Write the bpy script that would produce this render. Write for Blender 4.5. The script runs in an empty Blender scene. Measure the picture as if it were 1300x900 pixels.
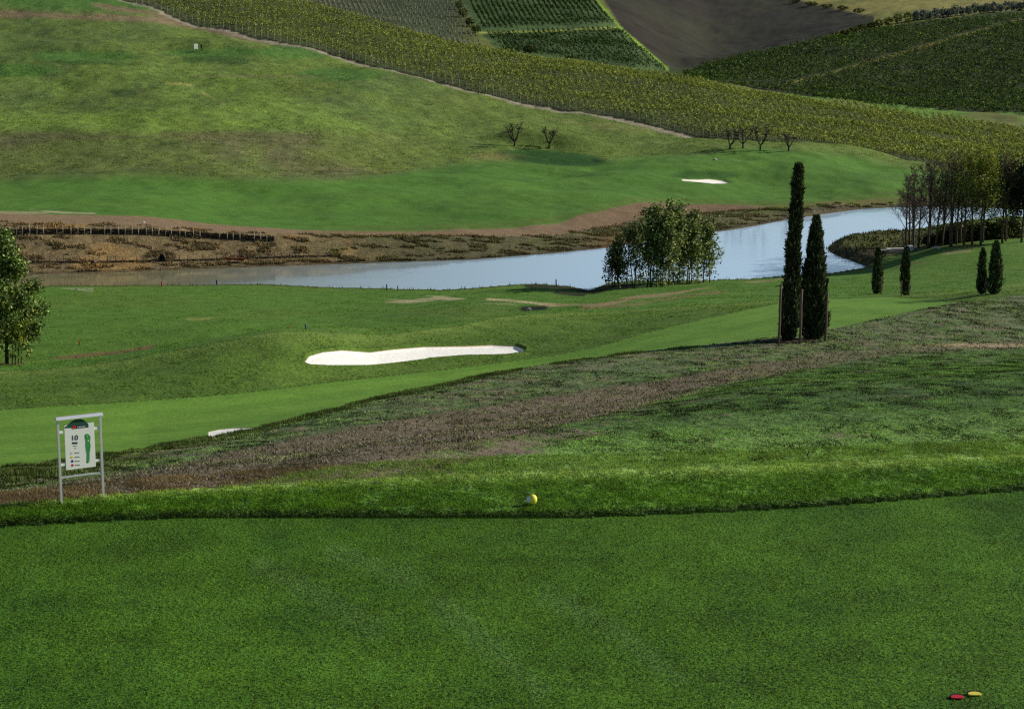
import bpy, math, numpy as np
rng = np.random.default_rng(11)
PI = math.pi
R = math.radians
scene = bpy.context.scene
COL = scene.collection

# ------------------------------------------------------------------ camera model (photo pixels 1300x900)
FPX = 2200.0
TH = R(10.05)
CT, ST = math.cos(TH), math.sin(TH)

def pix_e(py):                       # elevation slope of the ray through a photo row
    t = (450.0 - np.asarray(py, float)) / FPX
    return (t * CT - ST) / (CT + t * ST)

def pix_u(px, e):
    return (np.asarray(px, float) - 650.0) / FPX * (CT - e * ST)

def to_pix(x, y, z):
    e = z / y; u = x / y
    F = CT - e * ST; U = ST + e * CT
    return 650 + FPX * u / F, 450 - FPX * U / F

def lin(r, g, b):
    f = lambda c: (c / 255 / 12.92) if c / 255 <= .04045 else ((c / 255 + .055) / 1.055) ** 2.4
    return np.array([f(r), f(g), f(b)])

def smooth(a, b, x):
    t = np.clip((x - a) / (b - a), 0, 1)
    return t * t * (3 - 2 * t)

def vnoise(x, y, seed=0):
    xi = np.floor(x).astype(np.int64); yi = np.floor(y).astype(np.int64)
    fx = x - xi; fy = y - yi
    fx = fx * fx * (3 - 2 * fx); fy = fy * fy * (3 - 2 * fy)
    def h(a, b):
        n = (a * 374761393 + b * 668265263 + seed * 1274126177) & 0x7fffffff
        n = ((n ^ (n >> 13)) * 1274126177) & 0x7fffffff
        n = (n ^ (n >> 16)) & 0xffff
        return n / 65535.0
    return (h(xi, yi) * (1 - fx) + h(xi + 1, yi) * fx) * (1 - fy) + (h(xi, yi + 1) * (1 - fx) + h(xi + 1, yi + 1) * fx) * fy

def fbm(x, y, scale, seed=0, octv=4):
    s = 0.0; a = .5; f = 1.0 / scale; tot = 0
    for k in range(octv):
        s = s + a * vnoise(x * f + 17.3 * k, y * f - 9.1 * k, seed + k); tot += a
        a *= .55; f *= 2.03
    return s / tot

def pchip(x, y, q):
    x = np.asarray(x, float); y = np.asarray(y, float)
    h = np.diff(x); dl = np.diff(y) / h
    d = np.zeros_like(y)
    s = dl[:-1] * dl[1:] > 0
    w1 = 2 * h[1:] + h[:-1]; w2 = h[1:] + 2 * h[:-1]
    with np.errstate(divide='ignore', invalid='ignore'):
        d[1:-1] = np.where(s, (w1 + w2) / (w1 / dl[:-1] + w2 / dl[1:]), 0)
    d[0] = dl[0]; d[-1] = dl[-1]
    q = np.clip(q, x[0], x[-1])
    i = np.clip(np.searchsorted(x, q) - 1, 0, len(x) - 2)
    t = (q - x[i]) / h[i]
    h00 = 2 * t**3 - 3 * t**2 + 1; h10 = t**3 - 2 * t**2 + t; h01 = -2 * t**3 + 3 * t**2; h11 = t**3 - t**2
    return h00 * y[i] + h10 * h[i] * d[i] + h01 * y[i + 1] + h11 * h[i] * d[i + 1]

# ------------------------------------------------------------------ terrain: survey lines (photo column, row, distance or fixed height)
ZT, ZW = -7.75, -28.6
LINES = [
 ('L0', [(-300, 2000, 0), (1600, 2000, 0)], ('d', 7.0, ZT - .02)),
 ('L1', [(-300, 690), (0, 668), (300, 656), (660, 657), (900, 650), (1300, 622), (1600, 600)], ('z', ZT)),
 ('L2', [(-300, 660), (0, 645), (78, 639.5), (130, 634), (300, 622), (450, 613), (660, 604), (900, 598), (1300, 582), (1600, 570)], ('z', ZT + .06)),
 ('L3', [(-300, 655, 32), (0, 630, 33), (150, 613, 36), (300, 590, 40), (450, 566, 45), (600, 541, 51), (750, 514, 57), (900, 480, 64), (1050, 455, 71), (1200, 442, 76), (1300, 437, 79), (1600, 420, 88)], None),
 ('L4', [(-300, 622, 40), (0, 597, 42), (130, 582, 46), (260, 559, 52), (330, 546, 55), (400, 526, 58), (560, 490, 65), (700, 463, 71), (850, 443, 76), (970, 431, 79), (1060, 419, 83), (1130, 403, 88), (1200, 388, 94), (1300, 372, 102), (1600, 345, 120)], None),
 ('L5', [(-300, 625, 55), (0, 600, 60), (260, 560, 70), (560, 500, 82), (850, 455, 92), (1060, 425, 98), (1200, 392, 108), (1300, 375, 116), (1600, 349, 135)], None),
 ('L6', [(-300, 535, 88), (0, 520, 92), (150, 511, 95), (300, 500, 99), (430, 485, 105), (560, 468, 112), (700, 452, 117), (850, 425, 118), (1000, 400, 118), (1100, 387, 122), (1200, 381, 126), (1250, 374, 130), (1300, 372, 132), (1600, 350, 150)], None),
 ('L7', [(-300, 478, 107), (0, 470, 109), (100, 462, 110), (200, 446, 111), (300, 428, 112), (360, 418, 113.5), (420, 419, 116), (480, 424, 120), (560, 419, 126), (620, 408, 132), (680, 398, 138), (760, 392, 142), (900, 380, 145), (1050, 372, 148), (1200, 370, 150), (1300, 362, 155), (1600, 343, 168)], None),
 ('L8', [(-300, 470, 136), (0, 464, 138), (100, 458, 139), (200, 450, 142), (300, 440, 145), (360, 432, 147), (480, 426, 148), (600, 418, 151), (680, 405, 156), (760, 388, 160), (900, 372, 168), (1050, 363, 175), (1200, 358, 176), (1300, 348, 178), (1600, 338, 185)], None),
 ('L9', [(-300, 445, 150), (0, 440, 150), (100, 432, 152), (200, 424, 155), (300, 412, 160), (480, 402, 166), (600, 390, 172), (680, 385, 176), (760, 377, 182), (900, 362, 192), (1050, 355, 203), (1200, 340, 200), (1300, 328, 200), (1600, 322, 205)], None),
 ('L10', [(-300, 365, 208), (0, 364, 208), (250, 362.5, 209.5), (330, 361, 210.5), (420, 365, 207.5), (500, 367, 206), (560, 368, 205.5), (640, 363.5, 208.5), (680, 361, 210.2), (740, 362, 209.5), (790, 357.5, 212), (900, 356, 213.5), (1000, 351, 217), (1100, 343, 221), (1200, 318, 222), (1300, 308, 225), (1600, 305, 228)], None),
 ('L11', [(-300, 351, 0), (0, 350, 0), (150, 346, 0), (300, 340, 0), (450, 335, 0), (600, 330, 0), (700, 322, 0), (760, 316, 0), (850, 300, 0), (920, 293, 0), (1000, 279, 0), (1090, 266, 0), (1140, 263, 0), (1300, 262, 0), (1600, 261, 0)], ('z', ZW)),
 ('L12', [(-300, 286, 236), (0, 282, 236), (150, 285, 238), (300, 294, 240), (400, 298, 241), (500, 300, 245), (600, 300, 250), (700, 298, 257), (760, 290, 267), (850, 271, 287), (920, 269, 299), (1000, 268, 302), (1090, 258, 314), (1140, 256, 318), (1300, 254, 320), (1600, 252, 322)], None),
 ('L13', [(-300, 270, 246), (0, 272, 246), (150, 273, 247), (300, 286, 249), (420, 292, 250), (520, 292, 254), (600, 290, 258), (700, 284, 267), (760, 268, 280), (830, 255, 298), (920, 262, 306), (1000, 264, 309), (1090, 252, 322), (1300, 248, 332), (1600, 245, 335)], None),
 ('L14', [(-300, 245, 290), (0, 238, 295), (150, 228, 300), (300, 222, 310), (450, 222, 320), (600, 215, 335), (750, 208, 350), (850, 200, 360), (1000, 189, 374), (1090, 195, 374), (1180, 207, 368), (1300, 238, 348), (1600, 240, 350)], None),
 ('L15', [(-300, 150, 350), (0, 150, 358), (300, 145, 365), (450, 150, 372), (600, 165, 385), (750, 175, 390), (900, 182, 388), (1000, 184, 386), (1100, 196, 386), (1300, 233, 362), (1600, 236, 364)], None),
 ('L16', [(-300, -120, 600), (0, -50, 540), (170, 0, 500), (250, 30, 485), (330, 50, 470), (480, 84, 452), (640, 122, 435), (800, 153, 420), (950, 176, 405), (1100, 198, 395), (1300, 228, 378), (1600, 232, 380)], None),
 ('L17', [(-300, -200, 700), (0, -130, 640), (170, -70, 600), (330, -8, 575), (430, 22, 560), (500, 42, 548), (600, 64, 535), (700, 80, 527), (800, 95, 520), (870, 105, 515), (950, 118, 520), (1050, 135, 530), (1150, 150, 540), (1300, 170, 550), (1600, 190, 560)], None),
 ('L18', [(-300, -190, 800), (0, -122, 760), (330, -6, 690), (430, 24, 660), (600, 62, 640), (700, 82, 630), (800, 96, 625), (860, 99, 635), (950, 112, 630), (1050, 126, 620), (1150, 138, 615), (1300, 145, 610), (1600, 160, 600)], None),
 ('L19', [(-300, -170, 900), (0, -110, 850), (330, -10, 780), (450, 15, 740), (600, 40, 725), (700, 50, 715), (800, 60, 710), (860, 88, 690), (900, 80, 700), (1000, 58, 730), (1060, 45, 750), (1150, 31, 780), (1300, 17, 820), (1600, -10, 880)], None),
 ('L20', [(-300, -180, 1100), (0, -110, 1000), (330, -14, 930), (450, -2, 900), (600, 0, 880), (750, 5, 860), (800, 20, 850), (860, 60, 800), (900, 74, 790), (1000, 55, 815), (1060, 38, 840), (1150, 20, 870), (1300, 6, 900), (1600, -15, 960)], None),
 ('L21', [(-300, -150, 1300), (0, -90, 1250), (330, -30, 1250), (600, -34, 1250), (900, -34, 1250), (1000, -30, 1250), (1600, -38, 1300)], None),
]
PXS = np.arange(-700, 2001, 10.0)
UG = np.concatenate([np.arange(-700, -170, 20.0), np.arange(-170, 1470, 2.5), np.arange(1470, 2000, 20.0)])
UG = (UG - 650) / FPX * 1.0
def seg(a, b, k): return np.exp(np.arange(math.log(a), math.log(b), k))
DG = np.concatenate([seg(7, 26, .02), seg(26, 98, .0042), seg(98, 150, .0028), seg(150, 420, .0031), seg(420, 900, .0042), seg(900, 1300, .012), [1300.0]])
LD, LZ = {}, {}
for name, pts, rule in LINES:
    p = np.array(pts, float)
    py = pchip(p[:, 0], p[:, 1], PXS)
    e = pix_e(py)
    if rule is None: d = pchip(p[:, 0], p[:, 2], PXS); z = e * d
    elif rule[0] == 'z': z = np.full_like(e, rule[1]); d = z / e
    else: d = np.full_like(e, rule[1]); z = np.full_like(e, rule[2])
    u = (PXS - 650) / FPX if rule and rule[0] == 'd' else pix_u(PXS, e)
    LD[name] = np.interp(UG, u, d); LZ[name] = np.interp(UG, u, z)
names = [l[0] for l in LINES]
for a, b in zip(names[:-1], names[1:]):
    LD[b] = np.maximum(LD[b], LD[a] + .6)
NU, ND = len(UG), len(DG)
Z = np.empty((NU, ND))
KD = np.array([LD[n] for n in names]); KZ = np.array([LZ[n] for n in names])
for i in range(NU):
    Z[i] = pchip(KD[:, i], KZ[:, i], DG)
# soften between columns, keep the near ground as surveyed
K = np.exp(-.5 * (np.arange(-6, 7) / 2.5) ** 2); K /= K.sum()
Zp = np.pad(Z, ((6, 6), (0, 0)), mode='edge')
Z = sum(K[k] * Zp[k:k + NU] for k in range(13))
X = UG[:, None] * DG[None, :]; Y = np.broadcast_to(DG[None, :], X.shape).copy()

iu = lambda u: np.interp(u, UG, np.arange(NU))
idd = lambda d: np.interp(d, DG, np.arange(ND))
def ground(x, y):
    x = np.asarray(x, float); y = np.asarray(y, float)
    a = iu(x / y); b = idd(y)
    i = np.clip(np.floor(a).astype(int), 0, NU - 2); j = np.clip(np.floor(b).astype(int), 0, ND - 2)
    fa = a - i; fb = b - j
    return (Z[i, j] * (1 - fa) + Z[i + 1, j] * fa) * (1 - fb) + (Z[i, j + 1] * (1 - fa) + Z[i + 1, j + 1] * fa) * fb

def pick(px, py, d0=8, d1=1300):     # the visible ground point under a photo pixel, between two distances
    e = float(pix_e(py)); u = float(pix_u(px, e))
    a = float(iu(u)); i = min(int(a), NU - 2); fa = a - i
    prof = Z[i] * (1 - fa) + Z[i + 1] * fa
    ok = (DG >= d0) & (DG <= d1)
    dif = prof - e * DG
    idx = np.where(ok & (dif >= 0))[0]
    if len(idx) == 0:
        js = np.where(ok)[0]; j = js[np.argmax(dif[js])]; d = DG[j]
    else:
        j = idx[0]
        if j > 0 and dif[j - 1] < 0: d = DG[j - 1] + (DG[j] - DG[j - 1]) * (-dif[j - 1]) / (dif[j] - dif[j - 1])
        else: d = DG[j]
    return np.array([u * d, d, float(ground(u * d, d))])

def poly_sdf(x, y, poly):            # positive inside
    P = np.array(poly, float); n = len(P)
    best = np.full(x.shape, 1e9); inside = np.zeros(x.shape, bool)
    for k in range(n):
        ax, ay = P[k]; bx, by = P[(k + 1) % n]
        dx, dy = bx - ax, by - ay
        t = np.clip(((x - ax) * dx + (y - ay) * dy) / (dx * dx + dy * dy + 1e-12), 0, 1)
        best = np.minimum(best, np.hypot(x - ax - t * dx, y - ay - t * dy))
        c = ((ay > y) != (by > y)) & (x < (bx - ax) * (y - ay) / (by - ay + 1e-12) + ax)
        inside ^= c
    return np.where(inside, best, -best)

# gentle undulation, platforms on the far hill and other local relief
near = smooth(34, 60, Y)
Z += near * (fbm(X, Y, 9, 3, 3) - .5) * np.interp(Y, [34, 90, 200, 400], [.12, .25, .5, 1.6]) * np.where((Y > 200) & (Y < 250), .3, 1)
Z += (fbm(X, Y, 24, 5, 2) - .5) * (1.5 * smooth(95, 115, Y) * (1 - smooth(185, 200, Y)) + 2.6 * smooth(256, 290, Y))
def bump(px, py, d0, d1, rx, ry, h, front=1.0):
    c = pick(px, py, d0, d1)
    dx = (X - c[0]) / rx; dy = (Y - c[1]) / ry
    dy = np.where(dy < 0, dy * front, dy)
    Z[...] += h * np.exp(-(dx**2 + dy**2) ** 1.4)
bump(110, 68, 380, 470, 17, 12, 2.2, 2.2)
bump(285, 64, 380, 470, 17, 12, 2.4, 2.2)
bump(700, 187, 330, 400, 12, 9, 3.2, 3.0)
bump(30, 80, 370, 440, 14, 12, 1.4, 1.6)
bump(860, 214, 330, 372, 14, 8, .9, 1.6)
bump(660, 372, 185, 206, 6, 4, .5)
# pond
pondpix = [(-320, 366), (0, 364), (125, 362.5), (250, 362), (330, 360.5), (420, 365), (500, 367), (560, 368), (600, 366), (640, 362.5), (680, 360.5), (720, 363), (738, 367), (748, 371), (758, 366), (772, 360), (800, 357.5), (880, 357.5), (900, 356.5), (960, 354), (1000, 351), (1050, 348), (1098, 342.5), (1104, 339),
           (1085, 332), (1064, 325), (1052, 319), (1051, 315), (1064, 305), (1100, 299), (1150, 296), (1200, 291), (1260, 286), (1300, 280), (1330, 268), (1260, 264),
           (1200, 262.5), (1140, 263.5), (1090, 266), (1050, 271), (1000, 279), (960, 286.5), (920, 293), (850, 301), (760, 316), (700, 322), (600, 330), (450, 335), (300, 340), (150, 346), (0, 350), (-320, 353)]
pond = []
for px, py in pondpix:
    e = float(pix_e(py)); d = ZW / e; pond.append((float(pix_u(px, e)) * d, d))
sel = (Y > 150) & (Y < 360)
PS = np.full(X.shape, -999.0)
PS[sel] = poly_sdf(X[sel], Y[sel], pond)
PXp, _ = to_pix(X, Y, Z)
ins = PS > 0
Z = np.where(ins, np.minimum(Z, ZW - np.minimum(1.6, .35 * PS)), Z)
out = (PS <= 0) & (PS > -8)
pens = (PXp > 1030) & (PXp < 1250) & (Y < 300) & (Y > 224.5)
Z = np.where(out & pens, np.maximum(Z, ZW + np.minimum(.9, -PS * .5) * smooth(224.5, 229, Y) * (.6 + .8 * fbm(X, Y, 3, 13, 3))), Z)
farside = (Y > 222) & ~pens
Z = np.where(out & farside, np.maximum(Z, ZW + np.minimum(.8, -PS * .12)), Z)
Z = np.where((PS <= 0) & (Y > 150) & (Y < 235) & ~pens & (PS > -60), np.maximum(Z, ZW + .05 + np.minimum(.25, -PS * .012)), Z)

Z += .07 * smooth(.0, .16, Y - LD['L1'][:, None]) * (Y < 60) * smooth(60, 45, Y)
# bunkers (polygons over the surveyed picture of the ground)
PX, PY = to_pix(X, Y, Z)
BUNK = [
 (100, 128, [(385, 459), (392, 451), (410, 446), (435, 443.5), (470, 446), (500, 442), (540, 438.5), (590, 437.5), (625, 436), (655, 437), (667, 442), (665, 447), (642, 450), (590, 451), (540, 455), (500, 460), (470, 463), (420, 463.5), (395, 462.5)], .3),
 (300, 372, [(861, 228), (868, 226.3), (885, 227), (900, 226), (918, 227.5), (929, 231), (921, 233.5), (905, 233.5), (885, 231.5), (868, 230.5)], .6),
 (50, 92, [(263, 547.5), (268, 546.5), (280, 544), (300, 542), (325, 541.5), (340, 545), (330, 556), (290, 560), (264, 556)], .06),
]
SAND = np.full(X.shape, -9.0)
BID = np.zeros(X.shape, int)
for n_, (d0, d1, poly, dep) in enumerate(BUNK):
    pa = np.array(poly)
    m = (Y > d0) & (Y < d1) & (PX > pa[:, 0].min() - 30) & (PX < pa[:, 0].max() + 30) & (PY > pa[:, 1].min() - 30) & (PY < pa[:, 1].max() + 30)
    s = poly_sdf(PX[m], PY[m] * 1.6, [(a, b * 1.6) for a, b in poly])
    SAND[m] = np.maximum(SAND[m], s); BID[m] = np.where(s > 0, n_ + 1, BID[m])
    wx = smooth(pa[:, 0].min(), pa[:, 0].max(), PX[m])
    dz = -dep * smooth(-.5, 3.5, s) * (.35 + .65 * wx)
    rim = .1 * np.exp(-((s + 2.5) / 3) ** 2) * (dep > .2) * (PY[m] < 455)
    Z[m] += dz * .8 + rim
PX, PY = to_pix(X, Y, Z)

# normals
dXu = np.gradient(X, axis=0); dZu = np.gradient(Z, axis=0)
dXd = np.gradient(X, axis=1); dYd = np.gradient(Y, axis=1); dZd = np.gradient(Z, axis=1)
Nx = -dZu * dYd; Ny = dZu * dXd - dXu * dZd; Nz = dXu * dYd
nn = np.sqrt(Nx**2 + Ny**2 + Nz**2); NRM = np.stack([Nx / nn, Ny / nn, Nz / nn], -1)

# ------------------------------------------------------------------ ground colours (albedo plus some painted light and shade), speckle, bare-earth and region ids
KA = 1.0
def ccol(r, g, b, k=1.0):
    c = lin(r, g, b) * k
    if g > r and g > b * 1.3: c = c * np.array([1.17, 1.0, .66])
    return c
Cc = np.zeros(X.shape + (3,)); MW = np.where(Y < LD['L1'][:, None], .2, 1.0)
SPK = np.zeros(X.shape)      # strength of fine speckle
DIRT = np.zeros(X.shape)     # share of bare earth showing through
GRAV = np.zeros(X.shape)     # gravel
ids = np.zeros(X.shape, int)
def yl(pts):
    p = np.array(pts, float); return np.interp(PX, p[:, 0], p[:, 1])
def mix(mask, c):
    m = np.clip(mask, 0, 1)[..., None]
    Cc[...] = Cc * (1 - m) + np.asarray(c) * m
dl = lambda n: LD[n][:, None]
nA = fbm(X, Y, 2.2, 21, 4); nB = fbm(X, Y, 12, 31, 4); nC = fbm(X, Y, 40, 41, 4); nD = fbm(X, Y, .6, 51, 3)
far = fbm(X, Y * .45, 26, 61, 5)
T_ = lambda a, w: smooth(-w, w, a)
d = Y
# tee
TEE = ccol(61, 100, 30); BANKG = ccol(70, 114, 42)
Cc[...] = TEE
mix(T_(d - dl('L1'), .04), BANKG)
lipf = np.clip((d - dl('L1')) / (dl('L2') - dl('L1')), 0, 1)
mix((d > dl('L1')) * smooth(.55, 1.0, lipf) * .9, lin(116, 152, 66))  # sunlit crest of the lip painted as paler grass
mix((d > dl('L1')) * np.exp(-((lipf - .97) / .13) ** 2) * (d < dl('L2') + .5) * .75, lin(138, 168, 84))  # narrow rim-lit band painted along the crest
mix((d > dl('L1') - .03) * smooth(.26, .06, d - dl('L1')) * .85, lin(40, 58, 24))  # shade under the cut grass edge painted as a dark band
SPK[...] = 1.2
mix((d < dl('L1')) * smooth(.45, .7, fbm(X, Y, .35, 17, 4)) * .35, lin(70, 110, 36)); mix((d < dl('L1')) * smooth(.5, .7, fbm(X, Y, 1.8, 18, 4)) * .3, lin(42, 82, 22))
ids[...] = 0
ids[d > dl('L1')] = 1
MWK = d < dl('L1')
# slope
YPL = yl([(-200, 690), (0, 645), (130, 636), (200, 630), (300, 616), (380, 602), (450, 590), (560, 570), (700, 541), (850, 507), (950, 481), (1050, 465), (1150, 452), (1300, 441), (1500, 430)])
YPU = yl([(-200, 650), (0, 622), (130, 603), (250, 581), (350, 561), (450, 541), (560, 522), (700, 500), (850, 479), (950, 461), (1050, 447), (1150, 438), (1300, 432), (1500, 424)])
sl = (d > dl('L2')) & (d < dl('L4') + 1.5)
mix(sl * T_(d - dl('L2') - .5, .8), lin(76, 106, 52))
mix(sl * smooth(.45, .7, nB) * .5, lin(64, 92, 44))
mix(sl * smooth(.5, .65, nD) * .5, lin(42, 58, 30)); mix(sl * smooth(.52, .7, nA) * .45, lin(50, 68, 34))
mix(sl * (1 - smooth(0, 8, d - dl('L2'))) * .85, lin(110, 144, 66))  # painted crest brightness fading out down the slope
wob = (nA - .5) * 10 + (nB - .5) * 12
up = sl * T_(YPU - PY + wob * .5, 4)
mix(up, lin(98, 112, 74)); mix(up * smooth(.5, .64, nD) * .6, lin(60, 66, 46))
mix(up * smooth(.4, .6, nB) * .7, lin(84, 110, 64))
weeds = sl * T_(yl([(-200, 640), (0, 622), (130, 603), (220, 572), (300, 556), (380, 534), (450, 512), (600, 480)]) - PY + wob * .35, 2.5) * (1 - smooth(300, 520, PX))
mix(weeds * .9, ccol(66, 78, 42))
path = sl * T_(PY - YPU - 1 + wob * .6, 4) * T_(YPL - PY + wob, 5)
path = path * (1 - .35 * smooth(850, 1100, PX)); mix(path, lin(110, 101, 82))
path = path * (1 - .75 * smooth(.56, .7, nB) * (PX > 200)); GRAV = np.maximum(GRAV, path)
ids[sl & (path > .5)] = 2
DIRT = np.maximum(DIRT, sl * np.exp(-((PY - YPL - 12) / 22) ** 2) * 1.0 * smooth(-100, 200, PX) * (1 - .6 * smooth(560, 800, PX)))
DIRT = np.maximum(DIRT, up * .45)
DIRT = np.maximum(DIRT, sl * .22)
sandy = sl * np.exp(-((PX - 1240) / 80) ** 2 - ((PY - 438.5) / 2.5) ** 2)
mix(sandy, ccol(165, 145, 118)); 
SPK = np.where(sl, 1.0, SPK)
# fairway with its mown stripes and the mound
fw = d > dl('L4') + .4
YM = yl([(-200, 540), (0, 521), (150, 511), (300, 500), (430, 484), (560, 470), (640, 460), (700, 452), (760, 441), (830, 421), (900, 404), (960, 392), (1040, 375), (1100, 375), (1180, 381), (1210, 384), (1500, 384)])
mix(T_(d - dl('L4') - .4, .3), lin(98, 134, 48))
stripe = np.sin((PY - YM) * .38 + (nC - .5) * 8) 
mix(fw * smooth(-.3, .3, stripe) * .45, lin(82, 120, 40))
edge = T_(PY - (YPL * 0 + yl([(0, 592), (130, 577), (260, 548), (400, 520), (560, 487), (700, 463), (850, 443), (970, 431), (1060, 419), (1200, 388), (1300, 372)])) + 7, 4)
SPK = np.where(fw, .35, SPK)
ids[fw] = 3
mr = fw * T_(YM - PY + (nB - .5) * 2, 1.0)
mix(mr, ccol(72, 104, 48))
mix(mr * smooth(.42, .62, nB) * .5, ccol(84, 116, 54))
mix(mr * smooth(.5, .7, nA) * .4, ccol(58, 86, 40))
SPK = np.where(mr > .5, .8, SPK)
ids[mr > .5] = 1
mowl = fw * np.exp(-((PY - YM + .3) / .9) ** 2) * smooth(1.0, .0, np.abs(PX - 350) / 420)
mix(mowl * .55, ccol(40, 70, 30))
mix(fw * (d < dl('L7')) * np.exp(-((d - dl('L7')) / 2.5) ** 2) * .6, ccol(100, 128, 72))  # sun highlight on the mound crest painted as a paler band
# gully side and flats toward the pond
g2 = (d > dl('L7') + .6) & (d < 240)
mix(g2 * T_(d - dl('L7') - .6, .5), ccol(78, 118, 54))
mix(g2 * smooth(.4, .65, nC) * .45, ccol(64, 102, 46))
mix(g2 * smooth(.5, .75, nB) * .3, ccol(90, 116, 60))
gr = g2 * np.exp(-((d - dl('L8')) / 5.5) ** 2)
mix(gr * ((PX < 210) | ((PX > 560) & (PX < 690))) * smooth(.42, .6, nA), lin(118, 94, 66))
mix(g2 * np.exp(-((PX - 560) / 90) ** 2 - ((PY - 396) / 9) ** 2) * .6, ccol(70, 96, 48))
SPK = np.where(g2, .6, SPK); ids[g2] = 1
def stroke(pts, w, c, ok, nz=.5, k=1.0):
    p = np.array(pts, float); m = np.zeros(X.shape)
    q = ok & (PX > p[:, 0].min() - 60) & (PX < p[:, 0].max() + 60) & (PY > p[:, 1].min() - 40) & (PY < p[:, 1].max() + 40)
    bd = np.full(q.sum(), 1e9)
    for (ax, ay), (bx, by) in zip(p[:-1], p[1:]):
        t = np.clip(((PX[q] - ax) * (bx - ax) + (PY[q] - ay) * (by - ay)) / ((bx - ax)**2 + (by - ay)**2), 0, 1)
        bd = np.minimum(bd, np.hypot((PX[q] - ax - t * (bx - ax)) * .6, PY[q] - ay - t * (by - ay)))
    m[q] = np.clip((w * (1 + nz * (nB[q] - .5) * 4) - bd) / (w * .6), 0, 1)
    mix(m * k, c); return m
okg = g2
for ln_ in ([(335, 718), (400, 752), (470, 795)], [(560, 765), (630, 830), (690, 880)], [(430, 700), (520, 735)], [(700, 760), (780, 800), (860, 860)]): stroke(ln_, 7, lin(92, 122, 70), d < dl('L1') - .1, 1.2, .22)
a1 = stroke([(486, 379), (520, 382), (560, 379), (600, 381), (640, 383), (680, 386), (705, 387)], 2.6, lin(172, 158, 126), okg, 2.2, .65)
stroke([(620, 380), (660, 383), (700, 387)], 2.6, lin(184, 166, 132), okg, 1.2, .75)
a2 = stroke([(690, 387), (760, 387), (800, 380), (850, 373), (900, 365), (950, 359), (990, 355), (1040, 352)], 2.6, lin(142, 122, 90), okg, 1.3, .8)
stroke([(740, 392), (800, 388), (860, 378), (920, 369)], 2.5, ccol(120, 106, 70), okg, .9, .6)
ids[(a1 > .5) | (a2 > .5)] = 2
stroke([(60, 455), (110, 452), (150, 447), (190, 441)], 3.0, lin(112, 90, 64), okg, 1.6, .75)
stroke([(665, 392), (690, 391)], 4, ccol(26, 24, 18), okg, .1, .95)
stroke([(80, 366), (115, 367.5)], 1.0, ccol(180, 180, 150), okg, 2.2, .3)
stroke([(240, 405), (265, 405)], 1.0, ccol(140, 150, 100), okg, 2.2, .4)
stroke([(1140, 337), (1180, 333)], 2, ccol(120, 92, 64), okg, .8, .7)
stroke([(1200, 320), (1225, 318)], 2.2, ccol(150, 136, 96), okg, 2.2, .45)
r2 = g2 * smooth(1060, 1120, PX) * (PS < -1)
mix(r2 * T_(PY - 372 + (nB - .5) * 6, 6) * .5, ccol(72, 98, 48))
for ln_, w_ in (([(672, 362.5), (700, 364), (725, 366), (744, 370)], 3.4), ([(752, 370), (768, 367), (785, 363), (805, 361)], 3.6), ([(705, 371), (740, 375)], 2)): stroke(ln_, w_, lin(36, 40, 24), g2, .8, .92)  # dark soil strokes that also paint the shaded bank by the pond trees
shore = (PS > -1.3) & (PS < 3) & (d < 240)
mix(shore * .75, ccol(64, 70, 40))
pen = (PX > 1040) & (PX < 1240) & (PY > 285) & (PY < 335) & (d > 205) & (d < 300) & (PS <= .3)
mix(pen * smooth(1210, 1150, PX) * T_(yl([(1050, 340), (1100, 337), (1130, 325), (1200, 314)]) - PY, 4), ccol(62, 58, 38))
mix(pen * smooth(-1.2, -2.5, PS) * T_(315 - PY, 4) * .7, ccol(74, 86, 44))
# far bank
bk = (d > dl('L11') - 3) & (d < dl('L12') + 1)
bk &= (Y > 210)
mix(bk, lin(128, 112, 78))
lw = smooth(520, 360, PX)
mix(bk * (1 - lw), ccol(92, 92, 60))
mix(bk * smooth(.48, .62, nA) * .4, lin(92, 80, 58))
mix(bk * smooth(.5, .66, nD) * .5, lin(74, 66, 46))
mix(bk * smooth(.52, .7, nB) * .5 * smooth(200, 460, PX), ccol(74, 92, 50))
mix(bk * lw * smooth(.55, .7, fbm(X, Y, 5, 77, 3)) * .6, ccol(150, 120, 72))
mix(bk * (PS > -1.6) * .6, ccol(70, 62, 48))
mix(bk * smooth(730, 790, PX) * (1 - smooth(860, 900, PX)) * T_(PY - 300, 8) * .6, ccol(110, 78, 52))
SPK = np.where(bk, 1.1, SPK); ids[bk] = 4
tr = (d >= dl('L12') - .5) & (d < dl('L13'))
trk = tr * smooth(1000, 930, PX)
mix(tr * 1.0, ccol(90, 108, 60))
mix(trk * T_(dl('L13') - d, .6), lin(130, 110, 84))
mix(trk * smooth(690, 760, PX) * .75, lin(112, 93, 70))
mix(tr * smooth(560, 480, np.abs(PX - 480) * 1.0 + 430) * smooth(.4, .6, nA) * .5, ccol(92, 100, 58))
mix(tr * smooth(990, 1060, PX) * smooth(.42, .55, nA) * .7, ccol(108, 92, 60))
SPK = np.where(tr, .55, SPK); ids[tr & (PX < 1000)] = 5
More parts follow.
